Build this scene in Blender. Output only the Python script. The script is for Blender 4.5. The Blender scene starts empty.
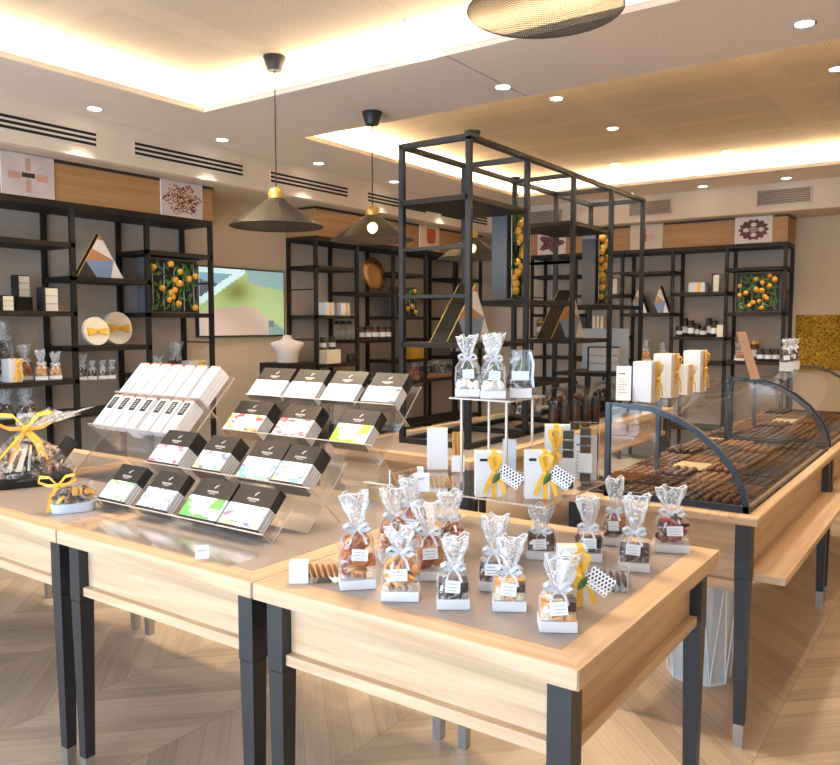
import bpy, math, random
from mathutils import Vector, Matrix
random.seed(7)
C = bpy.context.scene.collection
PI = math.pi
R = math.radians
S = bpy.context.scene

# ------------------------------------------------------------------ camera
CAM_H = 1.6; YAW = 0.615064; PITCH = 0.0721042; FPX = 793.77
cam_d = bpy.data.cameras.new('camera'); cam = bpy.data.objects.new('camera', cam_d); C.objects.link(cam)
cam.location = (0, 0, CAM_H); cam.rotation_euler = (PI/2 - PITCH, 0, YAW)
cam_d.sensor_fit = 'HORIZONTAL'; cam_d.sensor_width = 36; cam_d.lens = FPX/840*36; cam_d.clip_start = .05
S.camera = cam
_cy, _sy, _cp, _sp = math.cos(YAW), math.sin(YAW), math.cos(PITCH), math.sin(PITCH)
_F = Vector((-_sy*_cp, _cy*_cp, -_sp)); _Rt = Vector((_cy, _sy, 0)); _D = _F.cross(_Rt)
def ray(px, py): return _Rt*((px-420)/FPX) + _D*((py-382.5)/FPX) + _F
def atz(px, py, z):
    d = ray(px, py); return Vector((0, 0, CAM_H)) + d*((z-CAM_H)/d.z)
def atx(px, py, x):
    d = ray(px, py); return Vector((0, 0, CAM_H)) + d*(x/d.x)
def aty(px, py, y):
    d = ray(px, py); return Vector((0, 0, CAM_H)) + d*(y/d.y)
def facing(x, y): return math.atan2(-y, -x) + PI/2         # turns local -Y towards the shop front

# ------------------------------------------------------------------ colours and materials
def lin(c):
    return tuple(((v/255)/12.92 if v/255 <= .04045 else ((v/255+.055)/1.055)**2.4) for v in c)
def new_mat(name):
    m = bpy.data.materials.new(name); m.use_nodes = True
    nt = m.node_tree; return m, nt, nt.nodes, nt.links, nt.nodes['Principled BSDF']
def mat(name, rgb, rough=.5, metal=0, var=.06, scale=30, bump=0, spec=.5, emit=None, es=0, coat=0):
    m, nt, n, l, b = new_mat(name)
    c = lin(rgb)
    b.inputs['Roughness'].default_value = rough; b.inputs['Metallic'].default_value = metal
    b.inputs['Specular IOR Level'].default_value = spec; b.inputs['Coat Weight'].default_value = coat
    tc = n.new('ShaderNodeTexCoord'); nz = n.new('ShaderNodeTexNoise'); nz.inputs['Scale'].default_value = scale
    l.new(tc.outputs['Object'], nz.inputs['Vector'])
    mx = n.new('ShaderNodeMix'); mx.data_type = 'RGBA'
    mx.inputs['A'].default_value = (*[max(0, v*(1-var)) for v in c], 1); mx.inputs['B'].default_value = (*[min(1, v*(1+var)) for v in c], 1)
    l.new(nz.outputs['Fac'], mx.inputs['Factor']); l.new(mx.outputs['Result'], b.inputs['Base Color'])
    if bump:
        bp = n.new('ShaderNodeBump'); bp.inputs['Strength'].default_value = bump; bp.inputs['Distance'].default_value = .01
        l.new(nz.outputs['Fac'], bp.inputs['Height']); l.new(bp.outputs['Normal'], b.inputs['Normal'])
    if emit:
        b.inputs['Emission Color'].default_value = (*lin(emit), 1); b.inputs['Emission Strength'].default_value = es
    return m
def wood(name, a, bcol, axis, rough=.45, scale=1.0):
    m, nt, n, l, b = new_mat(name)
    b.inputs['Roughness'].default_value = rough
    tc = n.new('ShaderNodeTexCoord'); mp = n.new('ShaderNodeMapping'); l.new(tc.outputs['Object'], mp.inputs['Vector'])
    sc = [34*scale]*3; sc[axis] = 1.6*scale; mp.inputs['Scale'].default_value = sc
    nz = n.new('ShaderNodeTexNoise'); nz.inputs['Scale'].default_value = 1; nz.inputs['Detail'].default_value = 6; nz.inputs['Distortion'].default_value = .6
    l.new(mp.outputs['Vector'], nz.inputs['Vector'])
    cr = n.new('ShaderNodeValToRGB'); cr.color_ramp.elements[0].position = .3; cr.color_ramp.elements[1].position = .72
    cr.color_ramp.elements[0].color = (*lin(a), 1); cr.color_ramp.elements[1].color = (*lin(bcol), 1)
    l.new(nz.outputs['Fac'], cr.inputs['Fac']); l.new(cr.outputs['Color'], b.inputs['Base Color'])
    bp = n.new('ShaderNodeBump'); bp.inputs['Strength'].default_value = .08; bp.inputs['Distance'].default_value = .004
    l.new(nz.outputs['Fac'], bp.inputs['Height']); l.new(bp.outputs['Normal'], b.inputs['Normal'])
    return m
def vcol(name, rough=.5, emit=0):
    m, nt, n, l, b = new_mat(name)
    a = n.new('ShaderNodeAttribute'); a.attribute_name = 'Col'
    b.inputs['Roughness'].default_value = rough
    l.new(a.outputs['Color'], b.inputs['Base Color'])
    if emit:
        l.new(a.outputs['Color'], b.inputs['Emission Color']); b.inputs['Emission Strength'].default_value = emit
    return m
def clear(name, base=.03, edge=.5, crinkle_glint=0, tint=(1, 1, 1), rough=.08, scale=40, white=.5):
    m, nt, n, l, b = new_mat(name); n.remove(b)
    out = n['Material Output']
    tr = n.new('ShaderNodeBsdfTransparent'); tr.inputs['Color'].default_value = (*tint, 1)
    gl = n.new('ShaderNodeBsdfGlossy'); gl.inputs['Roughness'].default_value = rough; gl.inputs['Color'].default_value = (1, 1, 1, 1)
    df = n.new('ShaderNodeBsdfDiffuse'); df.inputs['Color'].default_value = (.9, .92, .95, 1)
    ms = n.new('ShaderNodeMixShader'); ms.inputs['Fac'].default_value = white
    l.new(gl.outputs[0], ms.inputs[1]); l.new(df.outputs[0], ms.inputs[2])
    lw = n.new('ShaderNodeLayerWeight'); lw.inputs['Blend'].default_value = .35
    ml = n.new('ShaderNodeMath'); ml.operation = 'MULTIPLY_ADD'; ml.inputs[1].default_value = edge; ml.inputs[2].default_value = base
    l.new(lw.outputs['Fresnel'], ml.inputs[0]); fac = ml.outputs[0]
    if crinkle_glint:  # noise streaks of white painted in as highlights; bump gives the creases
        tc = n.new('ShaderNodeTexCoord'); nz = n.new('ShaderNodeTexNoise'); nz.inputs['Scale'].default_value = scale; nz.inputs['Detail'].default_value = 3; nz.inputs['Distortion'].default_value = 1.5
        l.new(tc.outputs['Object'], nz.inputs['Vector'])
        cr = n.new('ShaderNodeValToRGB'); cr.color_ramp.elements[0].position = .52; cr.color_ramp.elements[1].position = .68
        cr.color_ramp.elements[0].color = (0, 0, 0, 1); cr.color_ramp.elements[1].color = (crinkle_glint,)*3 + (1,)
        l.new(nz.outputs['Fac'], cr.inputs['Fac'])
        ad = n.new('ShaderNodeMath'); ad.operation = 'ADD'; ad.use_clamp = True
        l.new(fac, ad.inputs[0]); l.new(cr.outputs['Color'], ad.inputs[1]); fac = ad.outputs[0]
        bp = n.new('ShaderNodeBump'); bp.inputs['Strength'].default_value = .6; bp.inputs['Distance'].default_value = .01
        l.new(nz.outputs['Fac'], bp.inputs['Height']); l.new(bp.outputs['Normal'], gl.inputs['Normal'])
    mm = n.new('ShaderNodeMixShader'); l.new(fac, mm.inputs['Fac']); l.new(tr.outputs[0], mm.inputs[1]); l.new(ms.outputs[0], mm.inputs[2])
    l.new(mm.outputs[0], out.inputs['Surface']); return m
def glow(name, rgb, strength):
    m, nt, n, l, b = new_mat(name)
    b.inputs['Base Color'].default_value = (*lin(rgb), 1); b.inputs['Emission Color'].default_value = (*lin(rgb), 1); b.inputs['Emission Strength'].default_value = strength
    return m

OAK_A, OAK_B = (182, 150, 116), (212, 185, 153)
M = dict(
    oak_x=wood('oak_grain_x', OAK_A, OAK_B, 0), oak_y=wood('oak_grain_y', OAK_A, OAK_B, 1),
    header_x=wood('header_oak', (152, 116, 76), (174, 138, 96), 0, .5),
    black=mat('black_paint', (38, 38, 42), .45), soot=mat('blackened_steel', (32, 29, 27), .55, .0, spec=.3),
    shelf=mat('dark_shelf', (32, 27, 23), .55, spec=.3), backpanel=mat('taupe_back_panel', (182, 173, 162), .8, 0, .02, 5), rack=mat('graphite_steel', (33, 34, 38), .5, .0, spec=.3),
    steel=mat('brushed_steel', (175, 175, 175), .3, .9, .05), chrome=mat('aluminium', (62, 70, 80), .3, .6, .03),
    mat=mat('grey_top_mat', (150, 139, 133), .3, 0, .03, 60), white=mat('white_card', (214, 214, 217), .5, 0, .01),
    cream=mat('cream_card', (232, 222, 200), .55, 0, .02), paper=mat('white_paper_label', (222, 226, 232), .6, 0, .01),
    deepblack=mat('satin_black', (10, 10, 10), .55, 0, .05, spec=.15), blackcard=mat('black_card', (40, 37, 36), .4, 0, .05), bark=mat('chocolate_bark', (146, 108, 78), .5, 0, .3, 60), yellow=mat('yellow_satin', (232, 182, 66), .35, 0, .1, 60),
    gold=mat('brass', (214, 182, 108), .35, .7, .05), leafg=mat('green_leaf', (58, 92, 46), .5, 0, .2),
    choc=mat('milk_chocolate', (80, 48, 30), .35, 0, .15, 80), dark=mat('dark_chocolate', (52, 32, 24), .3, 0, .15, 80),
    caramel=mat('caramel_chocolate', (108, 66, 38), .4, 0, .2, 80), whitechoc=mat('white_chocolate', (220, 196, 158), .45, 0, .12, 80),
    cookie=mat('golden_biscuit', (214, 158, 84), .7, 0, .25, 90, .3), amber=mat('amber_biscuit', (176, 98, 48), .55, 0, .3, 90, .3),
    red=mat('red_candied', (150, 58, 38), .4, 0, .25, 60), mer=mat('white_meringue', (240, 238, 234), .7, 0, .03),
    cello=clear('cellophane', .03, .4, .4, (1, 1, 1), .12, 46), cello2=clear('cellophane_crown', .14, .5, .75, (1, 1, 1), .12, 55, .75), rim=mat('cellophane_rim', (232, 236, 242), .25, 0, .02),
    glass=clear('thin_glass', .02, .55, 0, (.97, .99, .98), .02, 40, 0), acrylic=clear('clear_acrylic', .015, .28, 0, (.98, .98, .98), .05, 40, .08),
    acredge=mat('acrylic_edge', (190, 176, 162), .2, 0, .03),
    silver=mat('silver_ribbon', (212, 218, 228), .3, .35, .1, 60), logo=mat('silver_print', (196, 192, 186), .4, .2),
    vc=vcol('printed_card', .45), vcposter=vcol('printed_poster', .6), vcscreen=vcol('lit_screen', .3, .55),
    plaster=mat('greige_plaster', (200, 186, 166), .85, 0, .02, 4), fascia=mat('fascia_plaster', (218, 205, 188), .85, 0, .015, 4),
    grille=mat('grey_grille', (176, 164, 148), .6), dgap=mat('black_slot', (18, 17, 16), .8),
    brownglass=mat('smoked_plate', (150, 112, 66), .2, .6, .25, 20), tray=mat('tray_brown', (74, 56, 44), .5),
    orange=mat('orange_fruit', (206, 150, 48), .5, 0, .15, 30), plaster_white=mat('white_bust', (204, 192, 180), .7, 0, .02),
    bin=mat('pale_bin', (196, 204, 210), .5, 0, .04), wirew=mat('white_wire', (235, 238, 242), .4),
    pinkcard=mat('pink_card', (150, 120, 106), .6, 0, .2, 20), kraft=mat('copper_card', (190, 122, 88), .5, 0, .1),
    greybox=mat('grey_box', (88, 92, 100), .55), offbulb=mat('frosted_bulb', (120, 106, 84), .4), bulb=glow('bulb_glow', (255, 226, 170), 14), lamp=glow('downlight_glow', (255, 246, 230), 9),
    orangefold=mat('copper_fold', (204, 120, 80), .4, 0, .15), crate=mat('crate_wood', (150, 104, 60), .6, 0, .2),
    dried=mat('dried_flowers', (150, 116, 92), .8, 0, .4, 60, .4), ink=mat('grey_ink', (120, 118, 116), .6),
    foil=mat('gold_wrap', (206, 158, 60), .35, .4, .2, 50), bluebase=mat('pale_blue_card', (196, 208, 222), .5, 0, .02),
)

# ------------------------------------------------------------------ mesh builder
class MB:
    def __init__(s): s.v = []; s.f = []; s.mi = []; s.sm = []; s.col = []; s.cur = 0; s.T = None; s.c = None
    def _add(s, vs, fs, smooth=False, mi=None):
        o = len(s.v)
        s.v += [tuple(s.T @ Vector(p)) if s.T else tuple(p) for p in vs]
        for f in fs:
            s.f.append(tuple(i+o for i in f)); s.mi.append(s.cur if mi is None else mi); s.sm.append(smooth); s.col.append(s.c)
        return s
    def box(s, x0, x1, y0, y1, z0, z1, mi=None):
        return s._add([(x0, y0, z0), (x1, y0, z0), (x1, y1, z0), (x0, y1, z0), (x0, y0, z1), (x1, y0, z1), (x1, y1, z1), (x0, y1, z1)],
                      [(0, 3, 2, 1), (4, 5, 6, 7), (0, 1, 5, 4), (1, 2, 6, 5), (2, 3, 7, 6), (3, 0, 4, 7)], mi=mi)
    def taper(s, x, y, w0, d0, z0, w1, d1, z1):
        a, b = w0/2, d0/2; c, d = w1/2, d1/2
        return s._add([(x-a, y-b, z0), (x+a, y-b, z0), (x+a, y+b, z0), (x-a, y+b, z0), (x-c, y-d, z1), (x+c, y-d, z1), (x+c, y+d, z1), (x-c, y+d, z1)],
                      [(0, 3, 2, 1), (4, 5, 6, 7), (0, 1, 5, 4), (1, 2, 6, 5), (2, 3, 7, 6), (3, 0, 4, 7)])
    def loft(s, rings, cap0=True, cap1=True, smooth=True, closed=True):
        n = len(rings[0]); vs = [p for r in rings for p in r]; fs = []
        m = n if closed else n-1
        for i in range(len(rings)-1):
            for j in range(m):
                k = (j+1) % n
                fs.append((i*n+j, i*n+k, (i+1)*n+k, (i+1)*n+j))
        s._add(vs, fs, smooth)
        if cap0: s._add(rings[0], [tuple(range(n-1, -1, -1))], False)
        if cap1: s._add(rings[-1], [tuple(range(n))], False)
        return s
    def lathe(s, prof, n=16, cx=0, cy=0, cz=0, sx=1, sy=1, smooth=True, cap0=True, cap1=True, wob=None):
        rings = []
        for i, (r, z) in enumerate(prof):
            ring = []
            for k in range(n):
                a = 2*PI*k/n; q = r*(wob(a, i) if wob else 1)
                ring.append((cx+q*sx*math.cos(a), cy+q*sy*math.sin(a), cz+z))
            rings.append(ring)
        return s.loft(rings, cap0, cap1, smooth)
    def tube(s, pts, r, n=8, smooth=True):
        pts = [Vector(p) for p in pts]; rings = []; up = None
        for i, p in enumerate(pts):
            d = (pts[min(i+1, len(pts)-1)] - pts[max(i-1, 0)]).normalized()
            ref = Vector((0, 0, 1)) if abs(d.z) < .9 else Vector((1, 0, 0))
            a = d.cross(ref).normalized(); b = d.cross(a)
            rr = r[i] if isinstance(r, (list, tuple)) else r
            rings.append([tuple(p + a*rr*math.cos(2*PI*k/n) + b*rr*math.sin(2*PI*k/n)) for k in range(n)])
        return s.loft(rings, True, True, smooth)
    def bar(s, p0, p1, w, h=None):
        return s.tube([p0, p1], (w if h is None else w)*.7071, 4, False)
    def prism(s, poly, h0, h1, plane='xy'):
        f = {'xy': lambda a, b, h: (a, b, h), 'xz': lambda a, b, h: (a, h, b), 'yz': lambda a, b, h: (h, a, b)}[plane]
        n = len(poly); r0 = [f(a, b, h0) for a, b in poly]; r1 = [f(a, b, h1) for a, b in poly]
        return s.loft([r0, r1], True, True, False)
    def sphere(s, x, y, z, r, n=10, m=6, sz=1):
        prof = [(r*math.sin(PI*(i+.001)/m*.998), -r*sz*math.cos(PI*i/m)) for i in range(m+1)]
        return s.lathe(prof, n, x, y, z, smooth=True)
    def ribbon(s, pts, width, wd, t=.0012):
        wd = Vector(wd).normalized()*width/2; vs = []; fs = []
        for p in pts: p = Vector(p); vs += [p-wd, p+wd]
        for i in range(len(pts)-1): fs.append((2*i, 2*i+1, 2*i+3, 2*i+2))
        return s._add(vs, fs, True)
    def mesh(s, name, mats):
        me = bpy.data.meshes.new(name); me.from_pydata(s.v, [], s.f)
        for m in (mats if isinstance(mats, (list, tuple)) else [mats]): me.materials.append(m)
        me.polygons.foreach_set('material_index', s.mi); me.polygons.foreach_set('use_smooth', s.sm)
        if any(c is not None for c in s.col):
            ca = me.color_attributes.new('Col', 'FLOAT_COLOR', 'CORNER')
            i = 0
            for p, c in zip(me.polygons, s.col):
                c = (*(c or (1, 1, 1)), 1)
                for _ in p.loop_indices: ca.data[_].color = c
        me.update(); return me
    def obj(s, name, mats, parent=None, loc=(0, 0, 0), rot=(0, 0, 0), bevel=0):
        return place(name, s.mesh(name, mats), parent, loc, rot, bevel)
def place(name, me, parent=None, loc=(0, 0, 0), rot=(0, 0, 0), bevel=0):
    o = bpy.data.objects.new(name, me); C.objects.link(o)
    o.location = loc; o.rotation_euler = rot
    if parent: o.parent = parent
    if bevel:
        md = o.modifiers.new('bevel', 'BEVEL'); md.width = bevel; md.segments = 2; md.limit_method = 'ANGLE'
    return o
def tag(o, label, cat, group=None):
    o['label'] = label; o['category'] = cat
    if group: o['group'] = group
    return o
def thing(name, label, cat, loc=(0, 0, 0), rz=0, group=None, rx=0):
    o = bpy.data.objects.new(name, None); C.objects.link(o); o.empty_display_size = .05
    o.location = loc; o.rotation_euler = (rx, 0, rz); return tag(o, label, cat, group)
def struct(o): o['kind'] = 'structure'; return o
def stuff(o): o['kind'] = 'stuff'; return o
def dup(root, loc, rz=None, label=None, group=None, rx=None, scale=None):
    r = root.copy(); C.objects.link(r); r.location = loc
    e = r.rotation_euler; r.rotation_euler = (e[0] if rx is None else rx, 0, e[2] if rz is None else rz)
    if label: r['label'] = label
    if group: r['group'] = group
    if scale: r.scale = (scale, scale, scale)
    for ch in list(root.children):
        c = ch.copy(); C.objects.link(c); c.parent = r
        for g in ch.children:
            d = g.copy(); C.objects.link(d); d.parent = c
    return r
ORD = ['first', 'second', 'third', 'fourth', 'fifth', 'sixth', 'seventh', 'eighth', 'ninth', 'tenth']

def panel(w, h, t, nx, ny, fn, back=(1, 1, 1)):
    """printed card facing local -Y, base at z=0, centred on x; fn(u, v) gives sRGB 0..255"""
    m = MB()
    m.c = lin((235, 232, 228)); m.box(-w/2, w/2, -t/2+.0006, t/2, 0, h)
    for i in range(nx):
        for j in range(ny):
            m.c = lin(fn((i+.5)/nx, (j+.5)/ny))
            x0, x1 = -w/2+w*i/nx, -w/2+w*(i+1)/nx; z0, z1 = h*j/ny, h*(j+1)/ny
            m._add([(x0, -t/2, z0), (x1, -t/2, z0), (x1, -t/2, z1), (x0, -t/2, z1)], [(0, 1, 2, 3)])
    return m

exec_order = []
# ================================================================== SETTING
SOF, TRAY, FB = 3.05, 3.22, 2.76
XW, YB, XR, YF = -5.76, 9.48, 3.4, -1.8
def box_struct(name, b, m, bevel=0):
    return struct(MB().box(*b).obj(name, m, bevel=bevel))
# floor with chevron boards
def floor_mat():
    m, nt, n, l, b = new_mat('chevron_oak_floor')
    b.inputs['Roughness'].default_value = .36
    tc = n.new('ShaderNodeTexCoord'); sx = n.new('ShaderNodeSeparateXYZ'); l.new(tc.outputs['Object'], sx.inputs[0])
    def mth(op, a, bb=None, c=None):
        k = n.new('ShaderNodeMath'); k.operation = op
        for i, v in enumerate((a, bb, c)):
            if v is None: continue
            if isinstance(v, (int, float)): k.inputs[i].default_value = v
            else: l.new(v, k.inputs[i])
        return k.outputs[0]
    W = .62
    cx = mth('DIVIDE', sx.outputs['X'], W)
    cid = mth('FLOOR', cx)
    pp = mth('PINGPONG', sx.outputs['X'], W)
    v = mth('ADD', sx.outputs['Y'], pp)
    vi = mth('DIVIDE', v, .135); vid = mth('FLOOR', vi); fr = mth('FRACT', vi)
    cb = n.new('ShaderNodeCombineXYZ'); l.new(cid, cb.inputs[0]); l.new(vid, cb.inputs[1])
    wn = n.new('ShaderNodeTexWhiteNoise'); l.new(cb.outputs[0], wn.inputs['Vector'])
    along = mth('SUBTRACT', sx.outputs['Y'], pp)
    cg = n.new('ShaderNodeCombineXYZ'); l.new(mth('MULTIPLY', along, 2.2), cg.inputs[0]); l.new(mth('MULTIPLY', v, 38), cg.inputs[1]); l.new(mth('MULTIPLY', vid, 3.7), cg.inputs[2])
    nz = n.new('ShaderNodeTexNoise'); nz.inputs['Scale'].default_value = 1; nz.inputs['Detail'].default_value = 5; l.new(cg.outputs[0], nz.inputs['Vector'])
    mix = mth('MULTIPLY_ADD', nz.outputs['Fac'], .55, mth('MULTIPLY', wn.outputs['Value'], .4))
    cr = n.new('ShaderNodeValToRGB'); cr.color_ramp.elements[0].position = .15; cr.color_ramp.elements[1].position = .8
    cr.color_ramp.elements[0].color = (*lin((150, 132, 113)), 1); cr.color_ramp.elements[1].color = (*lin((202, 183, 160)), 1)
    l.new(mix, cr.inputs['Fac'])
    edge = mth('MINIMUM', fr, mth('SUBTRACT', 1.0, fr)); gap = mth('LESS_THAN', edge, .012)
    fx = mth('FRACT', cx); ex = mth('MINIMUM', fx, mth('SUBTRACT', 1.0, fx)); gx = mth('LESS_THAN', ex, .003)
    gg = mth('MAXIMUM', gap, gx)
    mx = n.new('ShaderNodeMix'); mx.data_type = 'RGBA'; l.new(mth('MULTIPLY', gg, .45), mx.inputs['Factor']); l.new(cr.outputs['Color'], mx.inputs['A']); mx.inputs['B'].default_value = (*lin((96, 72, 52)), 1)
    l.new(mx.outputs['Result'], b.inputs['Base Color'])
    return m
box_struct('floor', (XW-.2, XR+.2, YF-.2, YB+.2, -.1, 0), floor_mat())
box_struct('wall_left', (XW-.2, XW, YF-.2, YB+.2, 0, 3.6), M['plaster'])
box_struct('wall_back', (XW, XR, YB, YB+.2, 0, 3.6), M['plaster'])
box_struct('wall_right', (XR, XR+.2, YF-.2, YB+.2, 0, 3.6), M['plaster'])
# street side: glazed front under a lintel, unseen right part walled off against daylight
struct(MB().box(XW, XR, YF-.2, YF, 2.85, 3.6).box(XW, XW+.3, YF-.2, YF, 0, 2.85).box(.5, XR, YF-.2, YF, 0, 2.85).obj('wall_front', M['plaster']))
wf = MB()
for x in (XW+.3, -3.6, -1.7, .44): wf.box(x, x+.06, YF-.14, YF-.06, 0, 2.85)
wf.box(XW+.3, .5, YF-.14, YF-.06, 0, .08).box(XW+.3, .5, YF-.14, YF-.06, 2.78, 2.85)
struct(wf.obj('window_1', M['black']))

# ceiling: soffit with two lit trays, perforated boards inside
def ceil_mat(name, rgb, kind):
    m, nt, n, l, b = new_mat(name)
    b.inputs['Roughness'].default_value = .9
    tc = n.new('ShaderNodeTexCoord'); c = lin(rgb)
    sx = n.new('ShaderNodeSeparateXYZ'); l.new(tc.outputs['Object'], sx.inputs[0])
    def mth(op, a, bb=None):
        k = n.new('ShaderNodeMath'); k.operation = op
        for i, v in enumerate((a, bb)):
            if v is None: continue
            if isinstance(v, (int, float)): k.inputs[i].default_value = v
            else: l.new(v, k.inputs[i])
        return k.outputs[0]
    if kind == 'speckle':
        vo = n.new('ShaderNodeTexVoronoi'); vo.inputs['Scale'].default_value = 30; l.new(tc.outputs['Object'], vo.inputs['Vector'])
        f = mth('LESS_THAN', vo.outputs['Distance'], .13); amt = .4
    else:
        p = .02
        def cell(o): return mth('ABSOLUTE', mth('SUBTRACT', mth('FRACT', mth('DIVIDE', o, p)), .5))
        a = mth('LESS_THAN', cell(sx.outputs['X']), .22); bq = mth('LESS_THAN', cell(sx.outputs['Y']), .22)
        def zone(o, per): return mth('LESS_THAN', mth('ABSOLUTE', mth('SUBTRACT', mth('FRACT', mth('DIVIDE', o, per)), .5)), .41)
        f = mth('MULTIPLY', mth('MULTIPLY', a, bq), mth('MULTIPLY', zone(sx.outputs['X'], 1.2), zone(sx.outputs['Y'], .6 if kind == 'fine' else 1.2)))
        amt = .55
    mx = n.new('ShaderNodeMix'); mx.data_type = 'RGBA'; l.new(mth('MULTIPLY', f, amt), mx.inputs['Factor'])
    mx.inputs['A'].default_value = (*c, 1); mx.inputs['B'].default_value = (*[v*.25 for v in c], 1)
    l.new(mx.outputs['Result'], b.inputs['Base Color']); return m
T1 = (-4.40, 2.6, -1.2, 3.67); T2 = (-4.36, 2.6, 4.61, 8.13)
sof = MB(); x0, x1, y0, y1 = -5.2, XR, YF, 8.86
th = .022
for b in ((x0, T1[0], y0, y1), (2.6, x1, y0, y1), (T1[0], 2.6, y0, T1[2]), (T1[0], 2.6, T1[3], T2[2]), (T1[0], 2.6, T2[3], y1)):
    sof.box(b[0], b[1], b[2], b[3], SOF, SOF+th)
sof.box(T1[0], T2[0], T2[2], T2[3], SOF, SOF+th)
struct(sof.obj('ceiling', ceil_mat('speckled_soffit', (230, 217, 204), 'speckle')))
# upper boards over the trays, reaching past the lips so that the coves are open
up = .26
struct(MB().box(T1[0]-up, T1[1]+up, T1[2]-up, T1[3]+up, TRAY, TRAY+.05).obj('ceiling_1', ceil_mat('perforated_tray', (212, 196, 176), 'tray')))
struct(MB().box(T2[0]-up, T2[1]+up, T2[2]-up, T2[3]+up, TRAY, TRAY+.05).obj('ceiling_2', ceil_mat('fine_perforated_tray', (206, 184, 152), 'fine')))
side = MB()
for t in (T1, T2):
    a, b, c, d = t[0]-up, t[1]+up, t[2]-up, t[3]+up
    for q in ((a-.03, a, c, d), (b, b+.03, c, d), (a, b, c-.03, c), (a, b, d, d+.03)): side.box(*q, SOF+th, TRAY)
struct(side.obj('trim_1', M['fascia']))
lip = MB()
for t in (T1, T2):
    a, b, c, d = t
    for q in ((a-.02, a, c, d), (b, b+.02, c, d), (a, b, c-.02, c), (a, b, d, d+.02)): lip.box(*q, SOF+th, SOF+th+.014)
struct(lip.obj('trim_2', M['fascia']))
# bulkheads over the wall units and the lower recess ceiling behind them
struct(MB().box(-5.2, -5.12, YF, 8.86, FB, SOF).obj('trim_3', M['fascia']))
struct(MB().box(-5.2, XR, 8.82, 8.9, FB, SOF).obj('trim_4', M['fascia']))
struct(MB().box(XW, -5.2, YF, YB, FB, FB+.06).box(-5.2, XR, 8.9, YB, FB, FB+.06).obj('ceiling_3', M['plaster']))

struct(MB().box(-2.428, -2.418, T1[3]+.001, T2[2]-.001, SOF-.0012, SOF-.0002).obj('trim_5', M['grille']))
# moss panel on the back wall
def moss_mat():
    m, nt, n, l, b = new_mat('moss'); b.inputs['Roughness'].default_value = .95
    tc = n.new('ShaderNodeTexCoord'); nz = n.new('ShaderNodeTexNoise'); nz.inputs['Scale'].default_value = 55; nz.inputs['Detail'].default_value = 6
    l.new(tc.outputs['Object'], nz.inputs['Vector']); cr = n.new('ShaderNodeValToRGB')
    cr.color_ramp.elements[0].position = .35; cr.color_ramp.elements[1].position = .68
    cr.color_ramp.elements[0].color = (*lin((104, 80, 22)), 1); cr.color_ramp.elements[1].color = (*lin((222, 176, 46)), 1)
    l.new(nz.outputs['Fac'], cr.inputs['Fac']); l.new(cr.outputs['Color'], b.inputs['Base Color'])
    bp = n.new('ShaderNodeBump'); bp.inputs['Strength'].default_value = 1; bp.inputs['Distance'].default_value = .05
    l.new(nz.outputs['Fac'], bp.inputs['Height']); l.new(bp.outputs['Normal'], b.inputs['Normal']); return m
mo = MB(); rr = random.Random(3); nx, nz_ = 70, 22; x0, x1, z0, z1 = -1.66, 1.2, 1.12, 1.71
mo.box(x0, x1, YB-.03, YB-.002, z0, z1)
g = [[(x0+(x1-x0)*i/nx, YB-.03-(.0 if i in (0, nx) or j in (0, nz_) else rr.uniform(.004, .04)), z0+(z1-z0)*j/nz_) for i in range(nx+1)] for j in range(nz_+1)]
mo.loft(g, False, False, True, False)
tag(mo.obj('moss_panel', moss_mat()), 'ochre green moss panel fixed to the back wall right of the shelving', 'moss panel')

# ------------------------------------------------------------------ air vents
def slot_vent(y0, y1, label):
    t = thing('slot_vent', label, 'air vent', (-5.117, (y0+y1)/2, 2.84), 0, 'slot vents in the left bulkhead')
    h = (y1-y0)/2
    MB().box(-.012, .003, -h, h, -.004, .105).obj('vent_plate', M['fascia'], t)
    for k in range(3): MB().box(-.006, .0045, -h+.006, h-.006, .008+k*.034, .027+k*.034).obj('slot', M['dgap'], t)
for i, (a, b) in enumerate(((2.27, 3.32), (3.62, 4.67), (4.98, 6.02), (6.32, 7.36), (7.66, 8.7))):
    slot_vent(a, b, 'three slot black air vent, %s from the left along the left bulkhead' % ORD[i])
def grille(x0, x1, label):
    t = thing('air_grille', label, 'air vent', ((x0+x1)/2, 8.815, 2.82), 0, 'louvred grilles in the back bulkhead')
    w = (x1-x0)/2
    f = MB(); f.box(-w, w, -.012, .0, 0, .012).box(-w, w, -.012, 0, .158, .17).box(-w, -w+.012, -.012, 0, 0, .17).box(w-.012, w, -.012, 0, 0, .17)
    f.obj('frame', M['fascia'], t); MB().box(-w+.01, w-.01, -.003, .001, .01, .16).obj('backing', M['soot'], t)
    l = MB()
    for k in range(8): l._add([(-w+.01, -.011, .014+k*.018), (w-.01, -.011, .014+k*.018), (w-.01, -.003, .028+k*.018), (-w+.01, -.003, .028+k*.018)], [(0, 1, 2, 3)])
    l.obj('louvres', M['grille'], t)
grille(-1.965, -1.44, 'grey louvred air grille above the wreath picture at the right')
grille(-3.33, -2.84, 'grey louvred air grille above the pale picture behind the rack end')
grille(-4.62, -4.14, 'grey louvred air grille seen through the black rack near the corner')

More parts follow.
